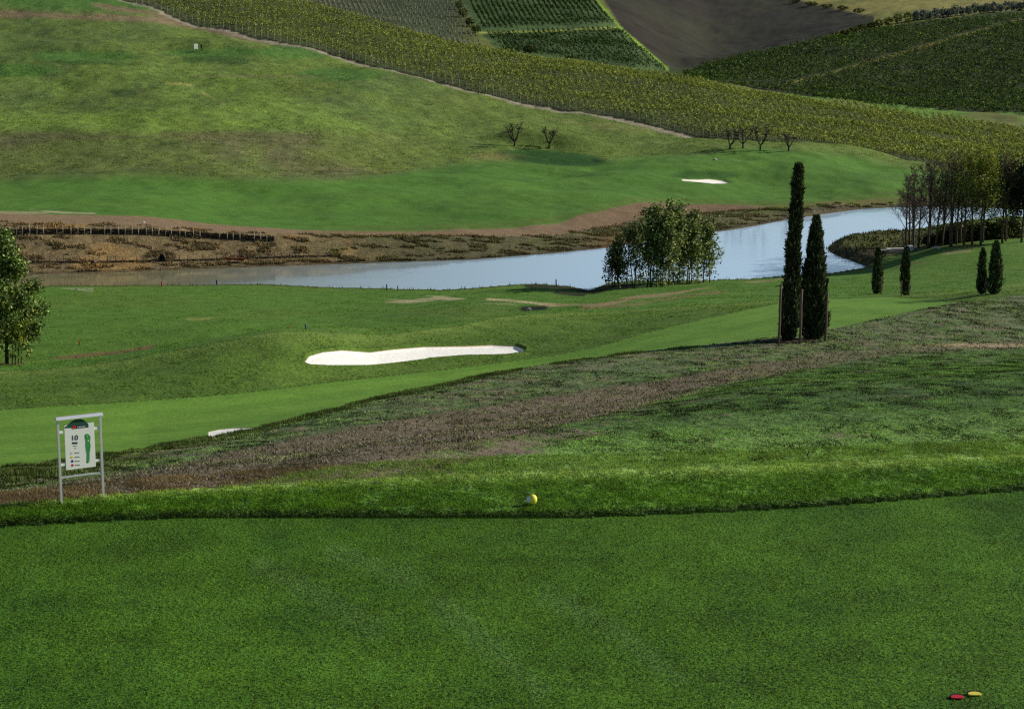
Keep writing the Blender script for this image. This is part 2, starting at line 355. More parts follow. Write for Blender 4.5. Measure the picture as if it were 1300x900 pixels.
# far fairway
ff = d >= dl('L13')
mix(T_(d - dl('L13') - (nB - .5) * 5, 1.2), lin(80, 118, 44))
mix(ff * smooth(.4, .6, fbm(X, Y * 3, 60, 81, 3)) * .4, lin(69, 105, 39))
mix(ff * smooth(-.2, .2, np.sin(Y * .9 + X * .05 + nC * 5)) * .16, lin(84, 128, 50))
mix(ff * smooth(.5, .65, nB) * .15, ccol(96, 136, 64))
SPK = np.where(ff, .5, SPK); ids[ff] = 3
okf = ff & (d < 420)
stroke([(0, 262), (40, 266), (80, 270), (120, 271)], 1.1, ccol(190, 178, 148), okf, 2, .6)
stroke([(0, 270), (60, 270)], 1.4, ccol(170, 150, 120), okf, 1.6, .55)
mix(okf * T_(d - dl('L13'), 1) * smooth(1.0, .3, (d - dl('L13')) / 8) * smooth(360, 500, PX) * .45, ccol(84, 104, 58))
# far hill rough
yh = yl([(-300, 235), (0, 222), (80, 216), (200, 214), (330, 222), (420, 230), (500, 222), (560, 208), (620, 200), (700, 203), (760, 210), (830, 198), (900, 196), (960, 186), (1040, 190), (1100, 200), (1300, 235)])
hr = ff * T_(yh - PY + (far - .5) * 18, 8 + 5 * smooth(600, 300, PX))
mix(hr, lin(90, 110, 54))
mix(hr * T_(PY - 168 + (far - .5) * 26, 9) * smooth(620, 420, PX), lin(98, 100, 64))
mix(hr * smooth(.46, .62, far) * .6, lin(102, 122, 52))
mix(hr * smooth(.5, .7, nB) * .4, ccol(84, 104, 54))
mix(hr * T_(165 - PY + (far - .5) * 40, 12) * T_(PY - 95, 25) * smooth(560, 420, PX) * smooth(.3, .6, nC) * .6, lin(122, 150, 60))
mix(hr * smooth(.5, .66, fbm(X, Y * .7, 7, 91, 4)) * .25, lin(82, 94, 58))
hf = fbm(X, Y * .8, 1.7, 93, 3) - .5
Cc *= 1 + (hr * hf * .7)[..., None]
mix(hr * smooth(500, 640, PX) * .45, ccol(92, 118, 62))
for (cx, cy, rx, ry) in [(110, 72, 75, 7), (285, 67, 80, 6), (20, 90, 60, 9), (380, 66, 55, 9), (130, 3, 150, 11), (440, 95, 60, 9)]:
    q = ((PX - cx - (nC - .5) * 30) / rx) ** 2 + ((PY - cy - (nB - .5) * 4) / ry) ** 2
    mix(hr * smooth(1.3, .5, q) * .75, lin(70, 110, 46))
stroke([(-60, 20), (0, 18), (60, 20), (130, 22), (200, 26), (260, 36), (300, 46), (345, 54)], 4.5, lin(122, 106, 82), ff & (d > 400), .5, .85)
stroke([(120, 8), (180, 16), (240, 30), (310, 48)], 3.5, lin(118, 102, 80), ff & (d > 400), .5, .8)
stroke([(200, 107), (240, 108), (285, 133)], 1.5, ccol(165, 170, 120), hr > .5, 1.5, .5)
stroke([(300, 190), (340, 208)], 1.2, ccol(160, 140, 100), hr > .3, 1.5, .5)
for ln_, w_, c_, k_ in (([(235, 76), (300, 77), (365, 80)], 3, lin(56, 84, 36), .7), ([(60, 80), (130, 80), (190, 84)], 2.6, lin(58, 88, 38), .7), ([(90, 104), (120, 112), (160, 118)], 4, lin(62, 86, 44), .6), ([(250, 97), (340, 97), (430, 99)], 1, lin(112, 108, 74), .6), ([(0, 108), (70, 108)], 2, lin(108, 104, 74), .5), ([(0, 172), (150, 175), (300, 172), (420, 174)], 3, lin(100, 96, 66), .4), ([(330, 70), (400, 85), (450, 110)], 5, lin(76, 106, 48), .5), ([(700, 152), (760, 160), (840, 166)], 2, lin(120, 124, 74), .5)): stroke(ln_, w_, c_, hr > .4, 1.3, k_)  # dark green strokes paint shade on platform fronts and a hollow
mix(ff * smooth(1.3, .5, ((PX - 897) / 46) ** 2 + ((PY - 222) / 5.5) ** 2) * .75, lin(44, 80, 30))  # shaded hollow around the far bunker's top painted dark green
mound = smooth(1.25, .6, ((PX - 702) / 72) ** 2 + ((PY - 200.5 - (PX - 700) * .08) / 9.5) ** 2)  # shaded face of the far mound, painted as a dark lens
mix(ff * mound * .95, lin(38, 76, 28))
mix(ff * np.exp(-((PX - 625) / 28) ** 2 - ((PY - 199) / 5) ** 2) * .6, ccol(120, 108, 70))
SPK = np.where(hr > .5, .95, SPK); ids[(hr > .5) & (mound < .35)] = 6
# vineyard soil and everything beyond
v0 = d > dl('L16') - 4
mix(T_(d - dl('L16') + 5.5, .8), lin(142, 136, 116))
v1 = d > dl('L16') - .5
mix((d > dl('L16') - 2.2) & (d < dl('L16') + 1.5), lin(52, 56, 36))  # shadow line along the vineyard's lower edge painted as a dark strip
v1 = d > dl('L16') + 1
mix(v1, lin(74, 84, 50)); mix(v1 * smooth(.45, .6, nB) * .5, lin(66, 80, 44))
ids[v1] = 7; SPK = np.where(v1, .8, SPK)
v2 = d > dl('L17') + 4
mix(v2, ccol(90, 104, 62))                                   # olive margins, pale soil of the young vineyard
mix(v2 * smooth(625, 560, PX) * T_(d - 560, 10), lin(66, 76, 54))
dv = v2 & (PX > 570) & (PX < 870) & (d > 560)
dpoly = poly_sdf(PX, PY, [(575, -20), (740, -20), (788, 36), (852, 94), (790, 96), (634, 66), (608, 40)])
mix(dv * smooth(-1, 1, dpoly), lin(72, 94, 52)); 
mix(dv * np.exp(-((PY - yl([(610, 42), (700, 40), (790, 35)])) / 1.2) ** 2) * (dpoly > -2), ccol(130, 150, 84))
fpoly = poly_sdf(PX, PY, [(748, -30), (1010, -30), (1010, 0), (1070, 14), (1110, 22), (1108, 34), (1040, 50), (940, 72), (868, 92), (852, 92), (790, 36)])
fm = v2 * (d > 690) * smooth(-2, 1, fpoly)
mix(fm, lin(50, 46, 37)); mix(fm * smooth(.4, .6, fbm(X, Y * 2.5, 45, 96, 4)) * .5, lin(40, 36, 30)); mix(fm * smooth(.42, .6, fbm(X, Y, 30, 95, 5)) * .6, lin(54, 57, 38)); mix(fm * smooth(.48, .58, np.sin(X * .09 + Y * .16 + nC * 6) * .5 + .5) * .12, lin(40, 36, 30))
stroke([(742, -16), (788, 36), (820, 64), (852, 92)], 1.6, ccol(112, 152, 62), v2 & (d > 600), .3, .9)
ids[v2] = 9
ids[fm > .5] = 8
rv = v2 * (PX > 850) * (d > dl('L18') + 2) * (d < dl('L19') + 12)
mix(rv, lin(56, 68, 38)); mix(rv * smooth(.45, .62, nB) * .5, lin(58, 64, 42))  # cloud shade over the right hill put into a darker soil colour
ids[(rv > .5)] = 7
md = v2 * (PX > 980) * (d < dl('L18') + 2)
mix(md, lin(96, 130, 54)); mix(md * smooth(.45, .6, fbm(X, Y * .4, 18, 97, 4)) * .7, ccol(96, 98, 72))
tp = v2 * (PX > 1000) * (d > dl('L19') + 12) * (1 - smooth(-2, 1, fpoly))
mix(tp, ccol(126, 130, 86)); mix(tp * smooth(.5, .65, nC) * .6, ccol(88, 104, 58))
stroke([(1000, 106), (1060, 92), (1150, 66), (1220, 46), (1300, 24)], 1.6, ccol(120, 122, 70), v2 & (d > 600) & (d < 830), .3, .8)
SPK = np.where(v2, .6, SPK)
# overall tonal drift
Cc *= (1 + (nC - .5)[..., None] * .22) * (1 + (nA - .5)[..., None] * .16 * (d > 28)[..., None])
ids[SAND > 1.2] = 9 + BID[SAND > 1.2]

# ------------------------------------------------------------------ materials
def new_mat(name):
    m = bpy.data.materials.new(name); m.use_nodes = True
    nt = m.node_tree; nt.nodes.clear()
    o = nt.nodes.new('ShaderNodeOutputMaterial')
    return m, nt, o
def N(nt, typ, **kw):
    n = nt.nodes.new(typ)
    for k, v in kw.items():
        if k.startswith('i_'):
            key = k[2:]; key = int(key) if key.isdigit() else key.replace('_', ' ')
            n.inputs[key].default_value = v
        else: setattr(n, k, v)
    return n
def math_(nt, op, a, b=None, c=None):
    n = nt.nodes.new('ShaderNodeMath'); n.operation = op
    for k, v in enumerate((a, b, c)):
        if v is None: continue
        if isinstance(v, (int, float)): n.inputs[k].default_value = v
        else: nt.links.new(v, n.inputs[k])
    return n.outputs[0]
def mixc(nt, f, a, b, blend='MIX'):
    n = nt.nodes.new('ShaderNodeMix'); n.data_type = 'RGBA'; n.blend_type = blend
    for s, v in ((0, f), (6, a), (7, b)):
        if isinstance(v, (int, float, tuple)): n.inputs[s].default_value = v
        else: nt.links.new(v, n.inputs[s])
    return n.outputs[2]
def ramp(nt, x, a, b, lo=0.0, hi=1.0):
    n = nt.nodes.new('ShaderNodeMapRange'); n.interpolation_type = 'SMOOTHSTEP'
    nt.links.new(x, n.inputs[0])
    for k, v in zip((1, 2, 3, 4), (a, b, lo, hi)): n.inputs[k].default_value = v
    return n.outputs[0]

def terrain_mat():
    m, nt, o = new_mat('grass_and_earth'); L = nt.links.new
    tc = N(nt, 'ShaderNodeNewGeometry')
    pos = tc.outputs['Position']
    at = lambda n: N(nt, 'ShaderNodeAttribute', attribute_name=n)
    col = at('Col').outputs['Color']; spk = at('spk').outputs['Fac']; dirt = at('dirt').outputs['Fac']; grav = at('grav').outputs['Fac']; sand = at('sand').outputs['Fac']; mw = at('mw').outputs['Fac']
    def noise(sc, det=6, rough=.62):
        n = N(nt, 'ShaderNodeTexNoise', i_Scale=sc, i_Detail=det, i_Roughness=rough); L(pos, n.inputs['Vector']); return n
    fine = noise(24, 2, .8); mid = noise(4.2, 3, .72); big = noise(.6, 3, .66); gn = fine
    # speckle: bright and dark tufts
    s1 = math_(nt, 'SUBTRACT', fine.outputs[0], .5); s2 = math_(nt, 'SUBTRACT', mid.outputs[0], .5); s3 = math_(nt, 'SUBTRACT', big.outputs[0], .5)
    tot = math_(nt, 'ADD', math_(nt, 'MULTIPLY', s1, 3.6), math_(nt, 'ADD', math_(nt, 'MULTIPLY', math_(nt, 'MULTIPLY', s2, mw), 2.4), math_(nt, 'MULTIPLY', s3, 1.3)))
    f = math_(nt, 'MAXIMUM', math_(nt, 'ADD', 1.0, math_(nt, 'MULTIPLY', tot, spk)), .12)
    n = N(nt, 'ShaderNodeVectorMath', operation='SCALE'); L(col, n.inputs[0]); L(f, n.inputs['Scale'])
    g = n.outputs[0]
    # yellowing
    g = mixc(nt, math_(nt, 'MULTIPLY', ramp(nt, mid.outputs[0], .5, .72), math_(nt, 'MULTIPLY', spk, .35)), g, mixc(nt, 1.0, g, (1.35, 1.08, .9, 1), 'MULTIPLY'))
    # bare earth
    dm = ramp(nt, math_(nt, 'ADD', math_(nt, 'MULTIPLY', math_(nt, 'ADD', mid.outputs[0], big.outputs[0]), .5), math_(nt, 'MULTIPLY', dirt, .34)), .66, .72)
    dm = math_(nt, 'MULTIPLY', dm, math_(nt, 'GREATER_THAN', dirt, .02))
    ec = mixc(nt, fine.outputs[0], tuple(lin(66, 60, 48)) + (1,), tuple(lin(152, 138, 112)) + (1,))
    g = mixc(nt, dm, g, ec)
    # gravel
    gc = ramp(nt, gn.outputs[0], .36, .66, .18, 1.75)
    gs = N(nt, 'ShaderNodeVectorMath', operation='SCALE'); L(g, gs.inputs[0]); L(gc, gs.inputs['Scale'])
    g = mixc(nt, math_(nt, 'MULTIPLY', grav, .9), g, gs.outputs[0])
    # sand
    sm = ramp(nt, sand, 1.0, 1.7)
    scol = mixc(nt, ramp(nt, mid.outputs[0], .35, .65), (.80, .78, .70, 1), (.93, .91, .85, 1))
    rim = ramp(nt, math_(nt, 'ABSOLUTE', math_(nt, 'SUBTRACT', sand, 1.5)), .0, .9, .55, 0)
    scol = mixc(nt, rim, scol, tuple(lin(196, 160, 112)) + (1,))
    g = mixc(nt, sm, g, scol)
    h = math_(nt, 'ADD', math_(nt, 'MULTIPLY', fine.outputs[0], .028), math_(nt, 'ADD', math_(nt, 'MULTIPLY', math_(nt, 'MULTIPLY', mid.outputs[0], mw), .16), math_(nt, 'MULTIPLY', math_(nt, 'MULTIPLY', big.outputs[0], mw), .35)))
    h = math_(nt, 'ADD', h, math_(nt, 'MULTIPLY', math_(nt, 'MULTIPLY', gn.outputs[0], grav), .12))
    h = math_(nt, 'MULTIPLY', h, math_(nt, 'SUBTRACT', spk, math_(nt, 'MULTIPLY', sm, .6)))
    b = N(nt, 'ShaderNodeBump', i_Strength=.75, i_Distance=1.0); L(h, b.inputs['Height'])
    bs = N(nt, 'ShaderNodeBsdfPrincipled'); L(g, bs.inputs['Base Color']); L(b.outputs[0], bs.inputs['Normal'])
    bs.inputs['Roughness'].default_value = .9; bs.inputs['Specular IOR Level'].default_value = .12
    L(bs.outputs[0], o.inputs[0])
    return m

def leaf_mat(name, trans=.3, gloss=.0):
    m, nt, o = new_mat(name); L = nt.links.new
    c = N(nt, 'ShaderNodeAttribute', attribute_name='Col').outputs['Color']
    geo = N(nt, 'ShaderNodeNewGeometry')
    nz = N(nt, 'ShaderNodeTexNoise', i_Scale=.8, i_Detail=4.0); L(geo.outputs['Position'], nz.inputs['Vector'])
    v = N(nt, 'ShaderNodeVectorMath', operation='SCALE'); L(c, v.inputs[0]); L(ramp(nt, nz.outputs[0], .3, .7, .7, 1.3), v.inputs['Scale'])
    d = N(nt, 'ShaderNodeBsdfDiffuse'); t = N(nt, 'ShaderNodeBsdfTranslucent'); L(v.outputs[0], d.inputs[0])
    tc = mixc(nt, 1.0, v.outputs[0], (1.12, 1.12, .7, 1), 'MULTIPLY'); L(tc, t.inputs[0])
    mx = N(nt, 'ShaderNodeMixShader'); mx.inputs[0].default_value = trans
    L(d.outputs[0], mx.inputs[1]); L(t.outputs[0], mx.inputs[2])
    outp = mx.outputs[0]
    if gloss:
        gl = N(nt, 'ShaderNodeBsdfGlossy', i_Roughness=.4); m2 = N(nt, 'ShaderNodeMixShader'); m2.inputs[0].default_value = gloss
        L(outp, m2.inputs[1]); L(gl.outputs[0], m2.inputs[2]); outp = m2.outputs[0]
    L(outp, o.inputs[0]); return m

def plain(name, rgb, rough=.6, metal=0.0, var=.25, scale=8.0, spec=.3):
    m, nt, o = new_mat(name); L = nt.links.new
    geo = N(nt, 'ShaderNodeTexCoord')
    nz = N(nt, 'ShaderNodeTexNoise', i_Scale=scale, i_Detail=5.0); L(geo.outputs['Object'], nz.inputs['Vector'])
    c = mixc(nt, nz.outputs[0], tuple(np.array(rgb) * (1 - var)) + (1,), tuple(np.array(rgb) * (1 + var)) + (1,))
    b = N(nt, 'ShaderNodeBsdfPrincipled'); L(c, b.inputs['Base Color'])
    b.inputs['Roughness'].default_value = rough; b.inputs['Metallic'].default_value = metal; b.inputs['Specular IOR Level'].default_value = spec
    L(b.outputs[0], o.inputs[0]); return m

M_ground = terrain_mat()
M_leaf = leaf_mat('leaves', .3, .015)
M_vine = leaf_mat('vine_leaves', .35)
M_cyp = leaf_mat('cypress_sprays', .12)
M_grass = leaf_mat('grass_blades', .25, 0)
M_bark = plain('grey_bark', lin(78, 68, 56), .9, scale=3)
M_darkbark = plain('dark_bark', lin(52, 45, 38), .9, scale=3)
M_stake = plain('weathered_wood', lin(104, 88, 76), .85, scale=6)
M_post = plain('pale_post_wood', lin(176, 166, 148), .85, scale=4)
M_wattle = plain('dark_wattle', lin(58, 48, 36), .95, scale=5, var=.6)
M_metal = plain('galvanised_steel', (.78, .78, .8), .38, .55, .06)
M_white = plain('white_panel', lin(240, 242, 232), .45, 0, .02)
M_green_dk = plain('dark_green_print', lin(40, 84, 66), .5, 0, .1)
M_navy = plain('navy_print', lin(30, 36, 72), .5, 0, .05)
M_green = plain('map_green', lin(66, 150, 78), .5, 0, .12, 20)
M_green_lt = plain('map_light_green', lin(110, 178, 110), .5, 0, .1)
M_yel = plain('yellow_print', lin(238, 222, 60), .5, 0, .03)
M_blue = plain('blue_print', lin(30, 40, 130), .5, 0, .03)
M_red = plain('red_print', lin(214, 30, 34), .5, 0, .03)
M_grey = plain('grey_print', lin(120, 124, 128), .5, 0, .05)
M_ballyel = plain('yellow_paint', lin(242, 232, 80), .35, 0, .06, 20)
M_ballwhite = plain('white_paint', lin(225, 226, 235), .4, 0, .05)
M_dred = plain('red_enamel', lin(190, 38, 52), .5, 0, .15, 30)
M_dyel = plain('yellow_enamel', lin(222, 206, 80), .5, 0, .15, 30)
M_black = plain('black_rubber_and_shade', lin(16, 16, 16), .7)
M_rust = plain('rusty_wood', lin(122, 66, 36), .8, 0, .4, 6)
M_conc = plain('pale_concrete', lin(190, 186, 176), .85, 0, .2, 4)
M_rock = plain('pale_rock', lin(205, 200, 188), .9, 0, .2, 4)
M_redst = plain('red_stake_paint', lin(150, 60, 50), .6)
M_bluest = plain('blue_grey_paint', lin(70, 84, 110), .6)
M_soil = plain('turned_soil', lin(56, 44, 34), .95, 0, .5, 9)

def water_mat():
    m, nt, o = new_mat('pond_water'); L = nt.links.new
    geo = N(nt, 'ShaderNodeNewGeometry')
    mp = N(nt, 'ShaderNodeMapping'); mp.inputs['Scale'].default_value = (.5, 1.0, 1); L(geo.outputs['Position'], mp.inputs[0])
    n1 = N(nt, 'ShaderNodeTexNoise', i_Scale=1.6, i_Detail=4.0); L(mp.outputs[0], n1.inputs['Vector'])
    n2 = N(nt, 'ShaderNodeTexNoise', i_Scale=.05, i_Detail=3.0); L(mp.outputs[0], n2.inputs['Vector'])
    b = N(nt, 'ShaderNodeBump', i_Strength=.12, i_Distance=.12); L(math_(nt, 'MULTIPLY', n1.outputs[0], ramp(nt, n2.outputs[0], .35, .65, .3, 1.0)), b.inputs['Height'])
    sx = N(nt, 'ShaderNodeSeparateXYZ'); L(geo.outputs['Position'], sx.inputs[0])
    mud_to_sky = ramp(nt, sx.outputs[0], -52, 26)
    c = mixc(nt, mud_to_sky, tuple(lin(124, 122, 90)) + (1,), tuple(lin(190, 220, 246)) + (1,))  # muddy water at left; pale blue at right paints in the sky reflection
    p = N(nt, 'ShaderNodeBsdfPrincipled'); L(c, p.inputs['Base Color']); L(b.outputs[0], p.inputs['Normal'])
    p.inputs['Roughness'].default_value = .04; p.inputs['IOR'].default_value = 1.4
    L(p.outputs[0], o.inputs[0]); return m
M_water = water_mat()

# ------------------------------------------------------------------ mesh helpers
def mesh_np(name, V, F, mat, col=None, nrm=None, attrs=None, smooth_=False):
    me = bpy.data.meshes.new(name)
    V = np.ascontiguousarray(V, np.float32); F = np.ascontiguousarray(F, np.int32)
    n, k = F.shape
    me.vertices.add(len(V)); me.vertices.foreach_set('co', V.ravel())
    me.loops.add(n * k); me.loops.foreach_set('vertex_index', F.ravel())
    me.polygons.add(n); me.polygons.foreach_set('loop_start', np.arange(0, n * k, k, dtype=np.int32))
    try: me.polygons.foreach_set('loop_total', np.full(n, k, np.int32))
    except Exception: pass
    if smooth_: me.polygons.foreach_set('use_smooth', np.ones(n, bool))
    me.update(calc_edges=True)
    if col is not None:
        a = me.attributes.new('Col', 'FLOAT_COLOR', 'POINT')
        c4 = np.ones((len(V), 4), np.float32); c4[:, :3] = col
        a.data.foreach_set('color', c4.ravel())
    for k2, v in (attrs or {}).items():
        a = me.attributes.new(k2, 'FLOAT', 'POINT'); a.data.foreach_set('value', np.ascontiguousarray(v, np.float32))
    if nrm is not None:
        me.normals_split_custom_set_from_vertices(np.ascontiguousarray(nrm, np.float32))
    if mat: me.materials.append(mat)
    return me
def link(name, me, parent=None, loc=None):
    o = bpy.data.objects.new(name, me); COL.objects.link(o)
    if parent: o.parent = parent
    if loc is not None: o.location = loc
    return o
def tag(o, label, cat, group=None, kind=None):
    if label: o['label'] = label
    if cat: o['category'] = cat
    if group: o['group'] = group
    if kind: o['kind'] = kind
    return o
def thing(name, label, cat, loc, group=None, rz=0):
    o = bpy.data.objects.new(name, None); COL.objects.link(o); o.empty_display_size = .2
    o.location = loc; o.rotation_euler = (0, 0, rz)
    return tag(o, label, cat, group)

class MB:                                  # plain polygon mesh builder (mixed n-gons)
    def __init__(s): s.v = []; s.f = []; s.mi = []
    def add(s, V, F, mi=0):
        b = len(s.v); s.v += [tuple(map(float, p)) for p in V]; s.f += [[b + i for i in f] for f in F]; s.mi += [mi] * len(F); return s
    def box(s, c, sz, rot=None, mi=0, bev=0):
        hx, hy, hz = [a / 2 for a in sz]
        V = np.array([(x, y, z) for x in (-hx, hx) for y in (-hy, hy) for z in (-hz, hz)])
        if rot is not None: V = V @ rot.T
        F = [(0, 1, 3, 2), (4, 6, 7, 5), (0, 4, 5, 1), (2, 3, 7, 6), (0, 2, 6, 4), (1, 5, 7, 3)]
        return s.add(V + np.array(c), F, mi)
    def tube(s, P, r, n=6, mi=0):
        V, F = tube(P, r, n); return s.add(V, F, mi)
    def build(s, name, mats, parent=None, loc=None, smooth_=False):
        me = bpy.data.meshes.new(name); me.from_pydata(s.v, [], s.f); me.update()
        for m in (mats if isinstance(mats, (list, tuple)) else [mats]): me.materials.append(m)
        me.polygons.foreach_set('material_index', np.array(s.mi, np.int32))
        if smooth_: me.polygons.foreach_set('use_smooth', np.ones(len(s.f), bool))
        return link(name, me, parent, loc)

def tube(P, r, n=6):
    P = np.array(P, float); r = np.broadcast_to(np.asarray(r, float), (len(P),))
    V = []; T = np.gradient(P, axis=0); T /= np.linalg.norm(T, axis=1)[:, None] + 1e-9
    a = np.array([1, 0, 0]) if abs(T[0, 0]) < .8 else np.array([0, 1, 0])
    for k in range(len(P)):
        s_ = np.cross(T[k], a); s_ /= np.linalg.norm(s_) + 1e-9; q = np.cross(T[k], s_)
        an = np.arange(n) * 2 * PI / n
        V.append(P[k] + r[k] * (np.cos(an)[:, None] * s_ + np.sin(an)[:, None] * q))
    V = np.concatenate(V); F = []
    for k in range(len(P) - 1):
        for j in range(n):
            F.append((k * n + j, k * n + (j + 1) % n, (k + 1) * n + (j + 1) % n, (k + 1) * n + j))
    F.append(tuple(range(n))[::-1]); F.append(tuple(range((len(P) - 1) * n, len(P) * n)))
    return V, F

def quads(C, A, B):                        # leaf diamonds from centres and two half axes
    n = len(C); V = np.empty((n, 4, 3))
    V[:, 0] = C - A; V[:, 1] = C - B; V[:, 2] = C + A; V[:, 3] = C + B
    return V.reshape(-1, 3), np.arange(n * 4).reshape(n, 4)
def rnd_dirs(n, r=rng):
    v = r.normal(size=(n, 3)); return v / np.linalg.norm(v, axis=1)[:, None]
def leaf_cloud(C, size, r=rng, asp=.55, up=0.0):
    n = len(C); a = rnd_dirs(n, r); a[:, 2] += up; a /= np.linalg.norm(a, axis=1)[:, None]
    b = np.cross(a, rnd_dirs(n, r)); b /= np.linalg.norm(b, axis=1)[:, None] + 1e-9
    s = size * r.uniform(.6, 1.3, n)[:, None]
    return quads(C, a * s * .5, b * s * .5 * asp)
def tint(n, base, r=rng, var=.35, alt=None, share=.2):
    c = np.tile(np.asarray(base, float), (n, 1)) * r.uniform(1 - var, 1 + var, (n, 1))
    if alt is not None:
        k = r.random(n) < share; c[k] = np.asarray(alt) * r.uniform(1 - var, 1 + var, (k.sum(), 1))
    return np.repeat(c, 4, axis=0)

# ------------------------------------------------------------------ ground objects
IDN = np.arange(NU * ND).reshape(NU, ND)
quadv = np.stack([IDN[:-1, :-1], IDN[1:, :-1], IDN[1:, 1:], IDN[:-1, 1:]], -1).reshape(-1, 4)
fid = np.maximum.reduce([ids[:-1, :-1], ids[1:, 1:]]).reshape(-1)
GN = {0: 'tee_ground', 1: 'rough_ground', 2: 'gravel_path', 3: 'fairway', 4: 'pond_bank', 5: 'dirt_track', 6: 'hillside', 7: 'vineyard_ground', 8: 'ploughed_field', 9: 'meadow', 10: 'sand_bunker', 11: 'sand_bunker', 12: 'sand_bunker'}
GL = {0: 'closely mown dark green tee in the foreground', 1: 'rough grass of the slopes and banks', 2: 'gravel and dirt paths crossing the slopes', 3: 'smooth bright green mown fairway', 4: 'bare brown bank on the far side of the pond', 5: 'brown dirt track along the far pond bank', 6: 'olive green rough hillside above the far fairway', 7: 'soil under the vine rows', 8: 'dark ploughed field on the far hill', 9: 'grassy margins between the far vineyards',
      10: 'large white sand bunker in the mound across the fairway', 11: 'small white sand bunker on the far fairway', 12: 'small sand bunker half hidden behind the slope by the sign'}
P3 = np.stack([X, Y, Z], -1).reshape(-1, 3); N3 = NRM.reshape(-1, 3); C3 = Cc.reshape(-1, 3)
AT = {'spk': SPK.reshape(-1), 'dirt': DIRT.reshape(-1), 'grav': GRAV.reshape(-1), 'sand': SAND.reshape(-1), 'mw': MW.reshape(-1)}
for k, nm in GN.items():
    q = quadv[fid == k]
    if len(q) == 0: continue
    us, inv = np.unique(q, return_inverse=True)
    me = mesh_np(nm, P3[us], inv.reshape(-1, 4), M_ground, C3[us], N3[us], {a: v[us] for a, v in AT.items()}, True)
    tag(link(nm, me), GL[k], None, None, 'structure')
wx = np.array([p[0] for p in pond]); wy = np.array([p[1] for p in pond])
w = MB(); w.add([(wx.min() - 5, wy.min() - 3, ZW), (wx.max() + 5, wy.min() - 3, ZW), (wx.max() + 5, wy.max() + 3, ZW), (wx.min() - 5, wy.max() + 3, ZW)], [(0, 1, 2, 3)])
tag(w.build('pond_water', M_water), 'long still pond reflecting the pale blue sky', None, None, 'structure')
# ------------------------------------------------------------------ trees
def limbs(h, r0, rs, spread=.5, n1=9, n2=6, n3=0, start=.25, lean=(0, 0), up=.7, len1=.42, wig=.03):
    """branch polylines of one tree, and the points where foliage sits"""
    out = []; tips = []
    t = np.linspace(0, 1, 8)
    w = np.cumsum(rs.normal(0, wig * h / 8, (8, 2)), axis=0); w[0] = 0
    P = np.stack([w[:, 0] + lean[0] * t * h, w[:, 1] + lean[1] * t * h, t * h], -1)
    rad = r0 * (1 - .88 * t)
    out.append((P, rad, 7))
    def at_(P, f):
        k = f * (len(P) - 1); i = min(int(k), len(P) - 2); return P[i] + (P[i + 1] - P[i]) * (k - i)
    for i in range(n1):
        f = start + (1 - start) * (i + rs.random()) / n1 * .97
        b = at_(P, f); az = i * 2.4 + rs.uniform(-.5, .5)
        ln = h * len1 * (1.05 - .75 * (f - start) / (1 - start)) * rs.uniform(.75, 1.2)
        dv = np.array([math.cos(az) * spread, math.sin(az) * spread, up * rs.uniform(.7, 1.2)]); dv /= np.linalg.norm(dv)
        tt = np.linspace(0, 1, 5)[:, None]
        Q = b + dv * ln * tt + np.array([0, 0, .12 * ln]) * tt**2 + np.cumsum(rs.normal(0, .03 * ln, (5, 3)), 0) * (tt > 0)
        rb = max(.012, r0 * .42 * (1 - .7 * f))
        out.append((Q, rb * (1 - .8 * tt[:, 0]), 5))
        tips.append(Q[-1])
        for j in range(n2):
            g = .25 + .75 * (j + rs.random()) / n2
            c = at_(Q, min(g, .99)); d2 = dv * .7 + rs.normal(0, .55, 3) + np.array([0, 0, .25]); d2 /= np.linalg.norm(d2)
            l2 = ln * .45 * rs.uniform(.6, 1.2) * (1.15 - .5 * g)
            S = c + d2 * l2 * np.linspace(0, 1, 4)[:, None] + np.cumsum(rs.normal(0, .03 * l2, (4, 3)), 0)
            out.append((S, np.maximum(rb * .45 * np.linspace(1, .4, 4), .016), 3)); tips += [S[1], S[2], S[3]]
            for k in range(n3):
                c3 = at_(S, rs.uniform(.2, .98)); d3 = d2 * .6 + rs.normal(0, .6, 3) + np.array([0, 0, .2]); d3 /= np.linalg.norm(d3)
                T = c3 + d3 * l2 * .55 * rs.uniform(.5, 1.2) * np.linspace(0, 1, 3)[:, None]
                out.append((T, np.array([.02, .016, .012]), 3)); tips.append(T[2])
    return out, np.array(tips)

def put_tree(name, label, cat, loc, group, brs, ntr, leaves=None, bark=None, lmat=None, lname='crown', bname='limbs'):
    t = thing(name, label, cat, loc, group)
    m = MB()
    for P, r, n in brs[:ntr]: m.tube(P, r, n)
    m.build('trunk', bark, t, smooth_=True)
    if len(brs) > ntr:
        m = MB()
        for P, r, n in brs[ntr:]: m.tube(P, r, n)
        m.build(bname, bark, t, smooth_=True)
    if leaves is not None:
        V, F, c = leaves
        link(lname, mesh_np(lname, V, F, lmat or M_leaf, c), t)
    return t

def clumps(tips, n, rad, size, rs, base, alt=None, share=.2, up=.0, zmin=.2, lightdir=(.8, .2, .55), dark=.5):
    k = rs.integers(0, len(tips), n)
    C = tips[k] + rs.normal(0, rad, (n, 3))
    C = C[C[:, 2] > zmin]
    V, F = leaf_cloud(C, size, rs, up=up)
    c = tint(len(C), base, rs, .4, alt, share)
    return V, F, c

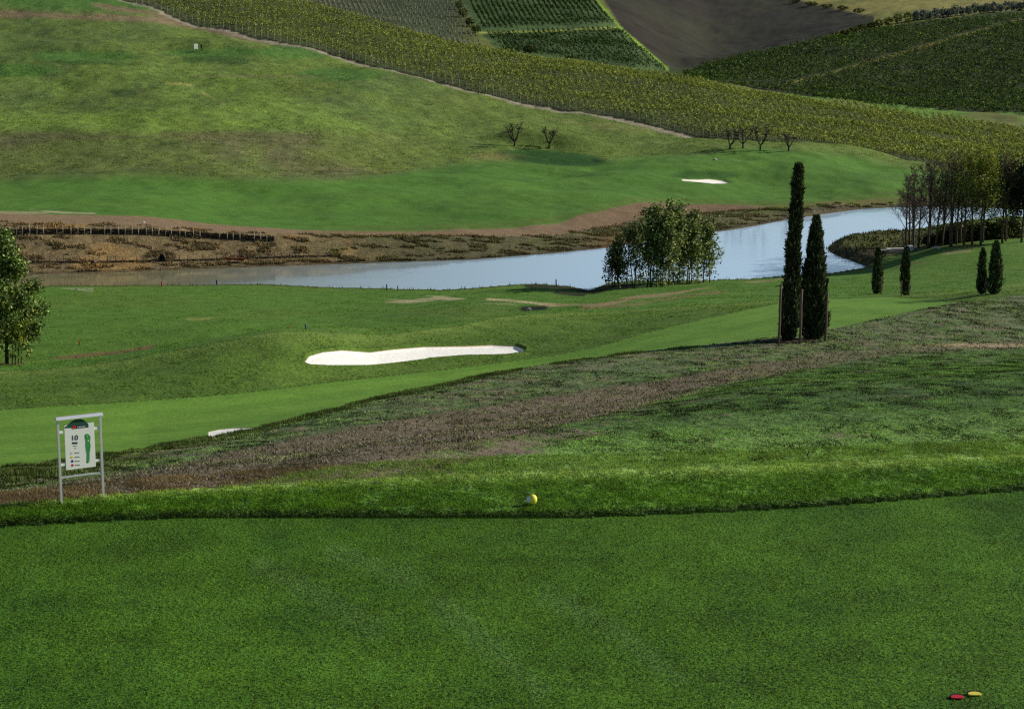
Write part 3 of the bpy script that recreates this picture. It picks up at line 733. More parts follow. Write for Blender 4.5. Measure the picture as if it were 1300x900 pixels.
# leafy tree at the left edge, standing in the gully
rs = np.random.default_rng(12)
b0 = pick(9, 462, 134, 150)
for i, (dx, h, nl, lab) in enumerate([(0, 10.6, 27000, 'tall leafy green tree at the left edge beside the gully'), (-4.2, 11.2, 20000, 'leafy tree cut by the left frame edge, behind the nearest sapling')]):
    p = b0 + np.array([dx, 1.2 * i, 0]); p[2] = float(ground(p[0], p[1])) - .05
    br, tips = limbs(h, .17, rs, 1.0, 20, 7, 0, .14, up=.5, len1=.285)
    k2 = rs.normal(0, .25, (len(tips), 3)); 
    zz_ = rs.uniform(1.0, h * .6, 60); aa_ = rs.uniform(0, 2 * PI, 60); rr_ = rs.uniform(.3, 1, 60) * 2.9 * (1 - .75 * zz_ / h)
    tips = np.concatenate([tips + k2 * .3, np.stack([np.cos(aa_) * rr_, np.sin(aa_) * rr_, zz_], -1)])
    lv = clumps(tips, int(nl * .85), .3, .28, rs, lin(74, 98, 46), lin(166, 178, 104), .28)
    t = put_tree('leafy_tree', lab, 'tree', p, None, br, 1, lv, M_darkbark, bname='limbs')
p = pick(20, 463, 134, 150)
m = MB()
for k in range(4):
    x = .25 * k - .3; m.tube([(x, 0, 0), (x + .1, .05, 1.5), (x * 2.4, .1, 3.4)], [.05, .045, .02], 5)
t = thing('sapling', 'thin dark multi-stemmed sapling at the foot of the tree at the left edge', 'sapling', p); m.build('stem', M_darkbark, t)
tips = np.stack([rs.uniform(-.8, .9, 30), rs.uniform(-.5, .5, 30), rs.uniform(1.6, 3.6, 30)], -1)
lv = clumps(tips, 700, .25, .24, rs, ccol(94, 122, 48) * .7, ccol(160, 172, 70), .2); link('crown', mesh_np('crown', lv[0], lv[1], M_leaf, lv[2]), t)

# clump of slender trees at the pond
rs = np.random.default_rng(8)
spec = [(783, 365, 6.2, .6, 'dark thinly leaved young tree, leftmost of the clump by the pond'), (800, 366, 8.4, .35, 'half bare young tree, second from the left in the pond clump'),
        (822, 364.5, 9.6, 1, 'tall dense tree left of the middle of the pond clump'), (840, 363.5, 10.4, 1.1, 'tallest leafy tree in the middle of the pond clump'),
        (857, 361.5, 10.3, 1.3, 'broad leafy tree right of the middle of the pond clump'), (873, 360, 10.3, 1.15, 'tall yellow green tree second from the right in the pond clump'),
        (893, 358.5, 8.6, .8, 'slender sunlit tree, rightmost of the pond clump')]
for i, (px, py, h, dens, lab) in enumerate(spec):
    p = pick(px, py, 195, 222); p[1] -= .6 * (i % 2); p[2] = float(ground(p[0], p[1])) - .05
    brs = []; tp = []
    for s_ in range(4):
        o_ = np.array([rs.uniform(-.75, .75), rs.uniform(-.6, .6), 0])
        b_, t_ = limbs(h * rs.uniform(.72, .96), .075, rs, .6, 9, 4, 0, .2, (rs.uniform(-.07, .07), rs.uniform(-.06, .06)), .9, .26)
        brs.append([(P + o_, r, n) for P, r, n in b_]); tp.append(t_ + o_)
    alltr = [b[0] for b in brs] + [x for b in brs for x in b[1:]]
    tips = np.concatenate(tp)
    low = np.stack([rs.uniform(-1.2, 1.2, 50), rs.uniform(-.8, .8, 50), rs.uniform(.3, 3.2, 50)], -1)
    lv = clumps(np.concatenate([tips, low]), int(5600 * dens), .3, .32, rs, lin(80, 98, 52), lin(172, 180, 122), .34)
    if i < 2: lv = (lv[0], lv[1], lv[2] * .6)
    put_tree('pond_tree', lab, 'tree', p, 'clump of slender trees by the pond', alltr, 4, lv, M_bark, bname='limbs')

# bare grove at the end of the pond
rs = np.random.default_rng(21)
grove = [(1158, 315, 9.5, 0), (1166, 316, 10.6, 0), (1175, 315.5, 11.2, 0), (1184, 316, 11.5, 0), (1190, 314, 10.8, 0), (1199, 315, 11.4, 1), (1208, 314, 11.0, 1), (1216, 315, 11.8, 1), (1226, 313, 11.2, 1), (1236, 312, 11.6, 2), (1247, 312, 11.2, 2), (1260, 310, 10.6, 2), (1273, 309, 11.4, 1), (1286, 308, 9.6, 3), (1297, 308, 9.4, 3), (1312, 307, 10, 3)]
grove = sorted(grove + [(1162, 313, 9.8, 0), (1170.5, 314, 10.8, 0), (1180, 313, 11, 0), (1195, 312, 11.3, 1), (1204, 312, 11.2, 0), (1221, 311, 11.5, 1), (1231, 311, 11.0, 1), (1254, 309, 10.8, 1)])
gl = {0: 'bare thin branched tree at the left of the grove by the pond end', 1: 'nearly bare tree with a haze of buds in the middle of the pond end grove', 2: 'tree with sparse yellow green leaves at the right of the pond end grove', 3: 'dark evergreen tree closing the right edge of the grove'}
order = ['leftmost', 'second', 'third', 'fourth', 'fifth', 'sixth', 'seventh', 'eighth', 'ninth', 'tenth', 'eleventh', 'twelfth', 'thirteenth', 'fourteenth', 'fifteenth', 'sixteenth', 'seventeenth', 'eighteenth', 'nineteenth', 'twentieth', 'twenty-first', 'twenty-second', 'twenty-third', 'rightmost']
for i, (px, py, h, kind) in enumerate(grove):
    p = pick(px, py, 205, 240); p[1] += rs.uniform(-1, 5); p[2] = float(ground(p[0], p[1])) - .05
    br, tips = limbs(h, .16, rs, .7, 14, 8, 6 if kind < 3 else 1, .2, (rs.uniform(-.03, .03), 0), 1.0, .34)
    lv = None
    if kind == 1: lv = clumps(tips, 500, .25, .2, rs, lin(112, 118, 62), lin(110, 100, 66), .3)
    if kind == 2: lv = clumps(tips, 2200, .35, .3, rs, lin(118, 130, 52), lin(150, 152, 66), .3)
    if kind == 3: lv = clumps(tips, 4200, .5, .36, rs, lin(44, 56, 36) * .7)
    lab = f'{order[i]} trunk from the left in the pond end grove, ' + ['bare with fine twigs', 'hazy with pale buds', 'sparse yellow green leaves', 'dark evergreen crown'][kind]
    put_tree('grove_tree', lab, 'tree', p, 'grove of bare trees at the end of the pond', br, 1, lv, M_bark)
# undergrowth of the grove
for i, (px, py, h, wd_) in enumerate([(1196, 312, 1.8, 2.6), (1212, 311, 2.6, 2.6), (1228, 310, 3.0, 2.8), (1244, 308, 3.2, 2.8), (1262, 307, 3.0, 3), (1280, 306, 3.2, 3), (1298, 305, 3.6, 3)]):
    p = pick(px, py, 205, 250); p[1] += 5; p[2] = float(ground(p[0], p[1]))
    n = 1100; q = rnd_dirs(n, rs) * rs.uniform(.55, 1, (n, 1)); C = np.stack([q[:, 0] * wd_ * .62, q[:, 1] * 1.6, np.abs(q[:, 2]) * h * rs.uniform(.7, 1.1, n)], -1)
    V, F = leaf_cloud(C, .4, rs); c = tint(n, ccol(52, 62, 36) * .8, rs, .5, ccol(96, 110, 52), .12)
    t = thing('bush', f'dark low bush under the grove, {order[i] if i else "leftmost"} from the pond side'.replace('leftmost from', 'nearest to'), 'bush', p, 'dark bushes under the grove')
    link('foliage', mesh_np('foliage', V, F, M_leaf, c), t)
    m = MB()
    for k in range(4): m.tube([(.1 * k, 0, 0), (.35 * k - .5, .1, h * .6)], [.03, .015], 4)
    m.build('stem', M_darkbark, t)

# pruned vase-shaped fruit trees on the far fairway
def vase_tree(px, py, h, label, group, seed, heads=True, d0=330, d1=400, leanx=0):
    rs = np.random.default_rng(seed); p = pick(px, py, d0, d1)
    t = thing('pruned_tree', label, 'tree', p, group)
    m = MB(); m.tube([(0, 0, -.1), (.05, 0, h * .2)], [.2, .17], 7); m.build('trunk', M_darkbark, t, smooth_=True)
    m = MB(); tips = []
    for k in range(5 if heads else 4):
        a = k * 2 * PI / (5 if heads else 4) + seed * .7 + rs.uniform(-.4, .4); h_ = h * rs.uniform(.8, 1.12); sx = math.cos(a) * h * .34 + leanx; sy = math.sin(a) * h * .3
        P = np.array([(.05, 0, h * .19), (sx * .5 + rs.normal(0, .08), sy * .5, h_ * .42), (sx * .85, sy * .85, h_ * .7), (sx * rs.uniform(.8, 1.15), sy, h_ * .86)]); m.tube(P, [.13, .11, .085, .06], 5)
        for j in range(9 if heads else 16):
            d = rnd_dirs(1, rs)[0] * h * (.16 if heads else .24); d[2] = abs(d[2]) * .8; b = P[rs.integers(2, 4)]
            m.tube([b, b + d * .5, b + d + rs.normal(0, .05, 3)], [.06, .045, .03], 4); tips.append(b + d)
    m.build('limbs', M_darkbark, t, smooth_=True)
    if heads:
        lv = clumps(np.array(tips), 420, .14, .24, rs, lin(90, 92, 70) * .8, lin(60, 60, 50), .4); link('foliage', mesh_np('foliage', lv[0], lv[1], M_leaf, lv[2]), t)
    return t
G_ = 'pruned trees on the far fairway'
vase_tree(653, 186, 4.6, 'small pruned tree with three raised limbs on the far mound, left of its pair', G_, 1)
vase_tree(697, 188, 4.2, 'small two-limbed pruned tree on the far mound, right of its pair', G_, 2)
for i, (px, py, h, lx, lab) in enumerate([(926.5, 190, 4.0, .3, 'leftmost of four leafless pruned trees below the vineyard edge'), (943, 188.5, 4.6, 0, 'second from the left of four leafless pruned trees below the vineyard'), (965, 191, 5.2, .4, 'biggest twiggy leafless tree, third in the row below the vineyard'), (1001, 191.5, 3.4, 0, 'smallest leafless stump tree, rightmost of the row below the vineyard')]):
    vase_tree(px, py, h, lab, G_, 30 + i, False, 340, 400, lx)

# cypresses
def cypress(px, py, hpx, wpx, label, group, d0, d1, n, seed, tilt=0.0, prof=None, base=None):
    rs = np.random.default_rng(seed); p = pick(px, py, d0, d1); sc = p[1] / FPX * (CT + .17 * ST)
    h = hpx * sc; r = wpx * sc / 2
    t = thing('cypress', label, 'cypress', p, group)
    prof = prof or [(0, .55), (.08, .9), (.25, 1), (.5, .84), (.75, .6), (.92, .38), (1, .08)]
    pa = np.array(prof); rad = lambda z: np.interp(z, pa[:, 0], pa[:, 1]) * r
    m = MB(); m.tube([(0, 0, -.1), (0, 0, h * .3)], [.08, .06], 7); m.build('trunk', M_darkbark, t)
    # dark heart, then upright sprays
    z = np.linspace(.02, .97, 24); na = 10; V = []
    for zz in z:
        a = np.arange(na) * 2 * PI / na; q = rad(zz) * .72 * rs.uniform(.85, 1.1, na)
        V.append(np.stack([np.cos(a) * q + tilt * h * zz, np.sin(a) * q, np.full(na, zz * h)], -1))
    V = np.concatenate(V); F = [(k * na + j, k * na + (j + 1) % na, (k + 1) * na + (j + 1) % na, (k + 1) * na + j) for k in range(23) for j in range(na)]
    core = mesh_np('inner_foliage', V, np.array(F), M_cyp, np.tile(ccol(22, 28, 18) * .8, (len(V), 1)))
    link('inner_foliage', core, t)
    zz = rs.random(n) ** .9; a = rs.uniform(0, 2 * PI, n)
    lump = 1 + .36 * (vnoise(a * 2.2, zz * h * 1.9, seed) - .5) * 2
    q = rad(zz) * np.where(rs.random(n) < .1, rs.uniform(1.05, 1.3, n), rs.uniform(.66, 1.04, n)) * lump
    C = np.stack([np.cos(a) * q + tilt * h * zz, np.sin(a) * q, zz * h], -1)
    dv = np.stack([np.cos(a) * .45, np.sin(a) * .45, np.ones(n)], -1) + rs.normal(0, .28, (n, 3)); dv /= np.linalg.norm(dv, axis=1)[:, None]
    sd_ = np.cross(dv, rnd_dirs(n, rs)); sd_ /= np.linalg.norm(sd_, axis=1)[:, None]
    ln = (.16 + .02 * h) * rs.uniform(.5, 1.25, n)[:, None]
    V, F = quads(C + dv * ln * .3, dv * ln * .6, sd_ * ln * .17)
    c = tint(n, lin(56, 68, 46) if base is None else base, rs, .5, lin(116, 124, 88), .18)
    link('crown', mesh_np('crown', V, F, M_cyp, c), t)
    return t, p, sc
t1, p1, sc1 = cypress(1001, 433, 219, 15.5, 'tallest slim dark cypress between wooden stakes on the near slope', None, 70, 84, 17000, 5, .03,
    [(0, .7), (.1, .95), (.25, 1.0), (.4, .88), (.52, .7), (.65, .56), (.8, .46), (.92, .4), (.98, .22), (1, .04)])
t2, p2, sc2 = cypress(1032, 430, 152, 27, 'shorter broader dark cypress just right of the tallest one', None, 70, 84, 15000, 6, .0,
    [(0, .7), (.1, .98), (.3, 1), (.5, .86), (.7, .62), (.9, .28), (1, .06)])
CG = 'small cypresses in the middle distance'
cypress(1113, 373, 57, 12, 'small conical cypress with one stake, left of the middle distance four', CG, 112, 165, 3600, 7)
cypress(1149, 375, 61, 9.5, 'thin columnar cypress between two stakes, second in the middle distance', CG, 112, 165, 3600, 8, 0, [(0, .8), (.3, 1), (.7, .9), (.9, .6), (1, .1)])
cypress(1246, 373.5, 57, 10, 'slim small cypress left of the pair near the right edge', CG, 108, 165, 3600, 9, -.01)
cypress(1262, 373.5, 66, 15, 'fullest small cypress, right of the pair near the right edge', CG, 108, 165, 4200, 10)

def stake(px, py, hpx, rpx, label, group, d0, d1, mat=None, name='tree_stake', dy=0, rod=0, lean=0):
    p = pick(px, py, d0, d1); p[1] += dy; p[2] = float(ground(p[0], p[1])); sc = p[1] / FPX
    h = hpx * sc * 1.01; r = rpx * sc
    m = MB(); m.tube([(0, 0, -.2), (lean * .4 + .015, 0, h * .35), (lean * .7 - .01, 0, h * .7), (lean, 0, h)], [r, r * .97, r * .93, r * .9], 8)
    o = m.build(name, mat or M_stake, None, p, True); tag(o, label, 'stake', group)
    if rod:
        m = MB(); m.tube([(lean - .28, 0, h - .1), (lean + .12, .02, h - .06)], [.022, .022], 6); m.build('tie_bar', M_darkbark, o)
    return o
SG = 'wooden support stakes beside the cypresses'
stake(988, 437, 77, 1.6, 'dark wooden stake left of the tallest cypress', SG, 70, 84, lean=.06, rod=1)
stake(1015, 436.5, 70, 1.7, 'pinkish wooden stake between the two big cypresses', SG, 70, 84, lean=.04, rod=1)
stake(1044.5, 431, 62, 1.6, 'wooden stake right of the shorter big cypress', SG, 70, 84, lean=.06, dy=-.55)
stake(1118.5, 373.5, 22, .8, 'thin stake against the left small cypress', SG, 112, 165)
stake(1144, 376, 20, .7, 'thin stake left of the columnar small cypress', SG, 112, 165)
stake(1153.5, 375.5, 16, .7, 'thin stake right of the columnar small cypress', SG, 112, 165)
stake(1251, 374, 22, .7, 'thin stake between the two cypresses near the right edge', SG, 108, 165)
# turned soil at the foot of the big cypresses
m = MB(); rs = np.random.default_rng(4)
for k in range(90):
    x = p1[0] + rs.normal(-.1, .75); y = p1[1] + rs.normal(-.4, .3); s_ = rs.uniform(.06, .16); z = float(ground(x, y))
    a = rnd_dirs(8, rs) * s_; a[:, 2] *= .6
    from itertools import combinations
    V = np.array([(sx * s_, sy * s_, sz * s_ * .6) for sx in (-1, 1) for sy in (-1, 1) for sz in (-1, 1)]) * rs.uniform(.5, 1.1, (8, 3)) + np.array([x, y, z])
    m.add(V, [(0, 1, 3, 2), (4, 6, 7, 5), (0, 4, 5, 1), (2, 3, 7, 6), (0, 2, 6, 4), (1, 5, 7, 3)])
o = m.build('soil_clods', M_soil); tag(o, 'dark turned soil clods around the foot of the two big cypresses', 'soil', None, 'stuff')

# ------------------------------------------------------------------ hole sign
pl = pick(78, 639, 25, 32); ang = R(31)
best = min(np.arange(.5, 1.2, .01), key=lambda w_: abs(to_pix(pl[0] + w_ * math.cos(ang), pl[1] + w_ * math.sin(ang), pl[2])[0] - 131))
W = float(best); HS = 118.5 / FPX * pl[1]
sg = thing('hole_sign', 'white course map sign numbered 10 in a steel post frame beside the tee', 'sign', pl + np.array([0, 0, -.02]), None, ang)
def sbox(name, mat, x0, x1, z0, z1, y0, y1, parent=sg):
    return MB().box(((x0 + x1) / 2, (y0 + y1) / 2, (z0 + z1) / 2), (abs(x1 - x0), abs(y1 - y0), abs(z1 - z0))).build(name, mat, parent)
for x in (0, W):
    m = MB(); m.box((x, 0, HS * .485), (.036, .045, HS * .97)); m.build('post', M_metal, sg)
m = MB()
an = np.linspace(0, PI, 9); Vv = []
for x in (-.035, W + .04): Vv += [(x, -.055 * math.cos(a), HS * .955 + .05 * math.sin(a)) for a in an]
m.add(Vv, [(k, k + 1, k + 10, k + 9) for k in range(8)] + [tuple(range(9)), tuple(range(9, 18))[::-1], (0, 9, 17, 8)]); m.build('top_cap', M_metal, sg)
sbox('crossbar', M_metal, .018, W - .018, HS * .305 - .014, HS * .305 + .014, -.014, .014)
px0, px1, pz0, pz1 = W * .145, W * .845, HS * .385, HS * .885
panel = sbox('panel', M_white, px0, px1, pz0, pz1, -.018, .0)
for x0, x1 in ((.018, px0 + .01), (px1 - .01, W - .018)):
    for f in (.13, .86):
        z = pz0 + (pz1 - pz0) * f; sbox('bracket', M_white, x0, x1, z - .022, z + .022, -.012, .006)
FX = lambda zx: px0 + (zx - 498) / 230 * (px1 - px0)
FZ = lambda zy, zx=498: pz0 + (575 - (zy + (zx - 498) / 230 * 22)) / 340 * (pz1 - pz0)
def flat(name, mat, pts, y, parent=panel, th=.003):
    n = len(pts); V = [(FX(a), y, FZ(b, a)) for a, b in pts] + [(FX(a), y + th, FZ(b, a)) for a, b in pts]
    m = MB(); m.add(V, [tuple(range(n)), tuple(range(n, 2 * n))[::-1]] + [(k, (k + 1) % n, n + (k + 1) % n, n + k) for k in range(n)]); return m.build(name, mat, parent)
def disc(cx, cy, rx, ry=None, n=16): return [(cx + rx * math.cos(k * 2 * PI / n), cy + (ry or rx) * math.sin(k * 2 * PI / n)) for k in range(n)]
# arched crest above the panel
arch = [(500, 242), (520, 236), (545, 212), (568, 196), (598, 187), (630, 186), (655, 196), (672, 212), (684, 226), (684, 250), (500, 252)]
flat('crest_arch', M_green_dk, arch, -.021, panel, .024)
flat('crest_band', M_navy, [(588, 238), (668, 230), (668, 247), (588, 256)], -.0245)
flat('crest_roundel', M_red, disc(573, 246, 13), -.0245)
for k in range(6): flat('crest_lettering', M_white, [(597 + k * 11, 243 - k), (604 + k * 11, 242.5 - k), (604 + k * 11, 249 - k), (597 + k * 11, 249.5 - k)], -.027, panel, .002)
def text_mesh(body, size):
    cu = bpy.data.curves.new('txt', 'FONT'); cu.body = body; cu.size = size; cu.extrude = .001; cu.align_x = 'CENTER'; cu.offset = .0004
    ob = bpy.data.objects.new('txt', cu); COL.objects.link(ob)
    me = bpy.data.meshes.new_from_object(ob.evaluated_get(bpy.context.evaluated_depsgraph_get()))
    bpy.data.objects.remove(ob); bpy.data.curves.remove(cu); return me
me = text_mesh('10', .125); me.materials.clear(); me.materials.append(M_navy)
o = link('number', me, panel, (FX(573), -.021, FZ(346, 573))); o.rotation_euler = (PI / 2, 0, 0)
for k in range(3): flat('hole_name', M_navy, [(553 + k * 14, 361), (565 + k * 14, 361), (565 + k * 14, 375), (553 + k * 14, 375)], -.021)
flat('small_print', M_grey, [(560, 387), (588, 387), (588, 391), (560, 391)], -.021)
flat('small_print', M_grey, [(571, 405), (579, 405), (579, 411), (571, 411)], -.021)
for y_, mt in ((443, M_ballwhite), (475, M_yel), (507, M_blue), (538, M_red)):
    flat('tee_dot', mt, disc(547, y_, 9.5), -.021)
    for k in range(3): flat('distance_print', M_grey, [(568 + k * 13, y_ - 3), (578 + k * 13, y_ - 3), (578 + k * 13, y_ + 3), (568 + k * 13, y_ + 3)], -.021)
hm = flat('hole_map', M_green, [(655, 303), (672, 297), (686, 306), (696, 322), (693, 345), (690, 365), (694, 390), (690, 415), (684, 445), (682, 480), (680, 515), (668, 526), (657, 518), (660, 490), (662, 455), (657, 420), (655, 385), (658, 355), (652, 325)], -.021)
flat('green_patch', M_green_lt, disc(668, 318, 8, 12), -.0235, hm, .002); flat('green_patch', M_green_lt, disc(671, 512, 6, 8), -.0235, hm, .002)
flat('bunker_patch', M_white, disc(676, 352, 5, 6), -.0235, hm, .002)

# ------------------------------------------------------------------ tee markers
def dome(r, sz, nu=20, nv=10, full=True):
    V = []; F = []
    for j in range(nv + 1):
        th = PI * j / nv
        for i in range(nu): V.append((r * math.sin(th) * math.cos(2 * PI * i / nu) * sz[0], r * math.sin(th) * math.sin(2 * PI * i / nu) * sz[1], r * math.cos(th) * sz[2]))
    for j in range(nv):
        for i in range(nu): F.append((j * nu + i, j * nu + (i + 1) % nu, (j + 1) * nu + (i + 1) % nu, (j + 1) * nu + i))
    return V, F
p = pick(675.5, 641, 24, 33)
bm_ = thing('tee_marker', 'yellow ball tee marker with a white side at the front of the tee', 'tee marker', p)
m = MB(); V, F = dome(.082, (.92, .92, 1.08)); m.add(np.array(V) + np.array([.012, 0, .1]), F); m.build('ball', M_ballyel, bm_, smooth_=True)
m = MB(); V, F = dome(.06, (.8, .8, 1)); m.add(np.array(V) + np.array([-.05, -.012, .098]), F); m.build('white_side', M_ballwhite, bm_, smooth_=True)
m = MB(); m.tube([(0, 0, -.06), (0, 0, .04)], [.012, .02], 8); m.build('spike', M_black, bm_)
for px, py, mt, lab in ((1215, 886.5, M_dred, 'red half-round marker plate set in the tee turf, left of the yellow one'), (1237, 882.5, M_dyel, 'yellow half-round marker plate set in the tee turf, right of the red one')):
    p = pick(px, py, 12, 26); s_ = p[1] / FPX * .98
    t = thing('tee_plate', lab, 'tee marker', p, 'coloured plates set in the tee')
    rw = 9.6 * s_
    n = 22; a = np.linspace(0, 2 * PI, n, endpoint=False); prof = np.stack([np.cos(a) * rw, np.where(np.sin(a) < 0, np.sin(a) * .55, np.sin(a)) * rw * .62], -1)
    def plate(z0, z1, sc, tilt, oy):
        lo_ = [(x * sc, y * sc + oy, z0 + tilt * (y + .06)) for x, y in prof]; hi_ = [(x * sc * .94, y * sc * .94 + oy, z1 + tilt * (y + .06)) for x, y in prof]
        return lo_ + hi_, [tuple(range(n))[::-1], tuple(range(n, 2 * n))] + [(k, (k + 1) % n, n + (k + 1) % n, n + k) for k in range(n)]
    m = MB(); m.add(*plate(-.01, .022, 1.04, .16, .022)); m.build('dark_base', M_black, t)
    m = MB(); m.add(*plate(.006, .02, .98, .16, -.012)); m.build('coloured_top', mt, t)

# ------------------------------------------------------------------ small things around the pond and the far hill
def peg(px, py, hpx, rpx, mat, lab, d0, d1, name='marker_stake', group=None): return stake(px, py, hpx, rpx, lab, group, d0, d1, mat, name)
peg(205.5, 364, 7, 1.0, M_redst, 'short red stake standing at the near pond edge', 195, 213)
peg(275, 357, 6, .9, M_black, 'short dark stake in the shallow water near the left shore', 195, 215)
peg(491, 369, 8, .8, M_darkbark, 'left of two thin dark stakes on the near pond shore', 195, 213)
peg(505, 369, 6, .7, M_darkbark, 'right, shorter of two thin dark stakes on the near pond shore', 195, 213)
peg(706, 363.5, 9, .8, M_black, 'thin dark stake on the shaded bank left of the tree clump', 195, 215)
peg(101, 438, 7, .8, M_redst, 'red stake in the rough just beyond the gully', 140, 175)
peg(388, 418, 7, 1.0, M_bluest, 'blue grey stake on the crest above the large bunker', 104, 165)
peg(366, 417, 3, .8, M_redst, 'short red peg on the crest left of the blue grey stake', 104, 165)
def rock(px, py, s_, lab, d0, d1, mat=M_rock, seed=0, name='rock', cat='rock', group=None):
    r_ = np.random.default_rng(seed); p = pick(px, py, d0, d1); V, F = dome(1, (1, .8, .65), 9, 6); V = np.array(V) * (1 + .25 * r_.normal(size=(len(V), 1))) * s_ + np.array([0, 0, s_ * .4])
    o = MB().add(V, F).build(name, mat, None, p); return tag(o, lab, cat, group)
rock(182.5, 283.5, .2, 'small white stone on the dirt track above the wattle fence', 230, 260, M_ballwhite, 1)
rock(672, 394, .22, 'pale stone in the dark ditch mouth', 140, 182, M_rock, 2)
rock(98, 367.5, .16, 'flat pale stone on the grass near the pond by the left tree', 185, 212, M_rock, 3)
rock(909, 203.5, .26, 'white ball marker on the far fairway, right of its dark neighbour', 330, 385, M_ballwhite, 4, 'ball_marker', 'tee marker')
rock(906, 203.8, .22, 'dark ball marker on the far fairway beside the white one', 330, 385, M_rust, 5, 'ball_marker', 'tee marker')
for i, (px, py, s_) in enumerate([(1184, 316, .2), (1188, 315.6, .26), (1192, 316, .18)]): rock(px, py, s_, ['left', 'middle', 'right'][i] + ' of three pale stones lying at the foot of the grove trunks', 205, 240, M_rock, 7 + i, group='pale stones by the grove')
def slab(px, py, sz, rz, rx, lab, mat, d0, d1, name, cat, dz=0):
    p = pick(px, py, d0, d1); m = MB()
    m.box((0, 0, sz[2] / 2 + dz), sz); m.box((sz[0] * .1, -sz[1] * .1, sz[2] * 1.02 + dz), (sz[0] * .7, sz[1] * .5, sz[2] * .2)); o = m.build(name, mat, None, p); o.rotation_euler = (rx, 0, rz); return tag(o, lab, cat)
slab(1139, 319.5, (3.0, 1.2, .45), .1, 0, 'low pale concrete outlet block on the pond peninsula', M_conc, 205, 240, 'outlet_block', 'concrete block')
slab(1154, 319, (.9, .8, .7), .2, 0, 'small white box at the right end of the outlet block', M_ballwhite, 205, 240, 'control_box', 'box')
slab(1123, 321, (1.5, .25, .5), .2, .5, 'tilted pale board leaning at the left of the outlet block', M_conc, 205, 240, 'board', 'board')
for k in range(4): stake(1130 + k * 7, 318.5, 9 - k % 2 * 3, .6, ['leftmost', 'second', 'third', 'rightmost'][k] + ' of four thin posts standing behind the outlet block', 'thin posts behind the outlet block', 205, 240, M_darkbark, 'thin_post', 1.0)
# far tee: board and post
p = pick(249, 64.5, 385, 470)
t = thing('tee_sign', 'white sign board on short legs on the far hillside tee', 'sign', p)
m = MB(); m.box((0, 0, 1.0), (1.0, .06, 1.25)); m.build('board', M_white, t)
m = MB(); m.box((-.42, .05, .3), (.08, .06, .8)); m.build('leg', M_metal, t); m = MB(); m.box((.42, .05, .3), (.08, .06, .8)); m.build('leg', M_metal, t)
t.rotation_euler = (0, 0, .5)
p = pick(255.7, 64.5, 385, 470)
t = thing('ball_washer', 'dark slim post unit right of the white sign on the far tee', 'post', p)
m = MB(); m.tube([(0, 0, -.1), (0, 0, .8)], [.09, .09], 8); m.build('pole', M_black, t)
m = MB(); m.box((0, 0, 1.05), (.34, .3, .6)); m.box((0, 0, 1.38), (.4, .36, .07)); m.build('housing', M_black, t)
# dug-in things on the far bank
p = pick(297, 333, 222, 236); m = MB(); m.box((0, 0, .45), (2.6, .5, .28)); m.box((1.0, -.2, .62), (.6, .4, .18)); o = m.build('fallen_log', M_rust, None, p); o.rotation_euler = (0, .1, .15); tag(o, 'rust coloured broken log jutting from the far bank above the water', 'log')
p = pick(126, 334, 220, 236); m = MB(); m.tube([(0, .6, .9), (-.1, .2, .5), (-.5, -.6, .15)], [.12, .12, .15], 8); o = m.build('drain_pipe', M_stake, None, p); tag(o, 'grey drain pipe spilling down the far bank on the left', 'pipe')
p = pick(205, 333, 222, 236)
p = p + np.array([0, .5, 0])
t = thing('culvert', 'black culvert mouth in the far bank between the lower fence posts', 'culvert', p)
m = MB(); n = 12; a = np.linspace(0, PI, n); 
V = [(.75 * math.cos(k), -.3, 1.4 * math.sin(k)) for k in a] + [(.55 * math.cos(k), -.3, 1.2 * math.sin(k)) for k in a] + [(.55 * math.cos(k), .9, 1.2 * math.sin(k)) for k in a] + [(.75 * math.cos(k), .9, 1.4 * math.sin(k)) for k in a]
m.add(V, [(k, k + 1, n + k + 1, n + k) for k in range(n - 1)] + [(n + k, n + k + 1, 2 * n + k + 1, 2 * n + k) for k in range(n - 1)] + [(3 * n + k, 3 * n + k + 1, k + 1, k) for k in range(n - 1)]); m.build('surround', M_wattle, t)
m = MB(); m.add([(.56 * math.cos(k), .5, 1.22 * math.sin(k)) for k in a], [tuple(range(n))]); m.build('opening_shade_sheet', M_black, t); t.scale = (.6, .6, .8)  # black sheet stands in for the darkness inside the culvert

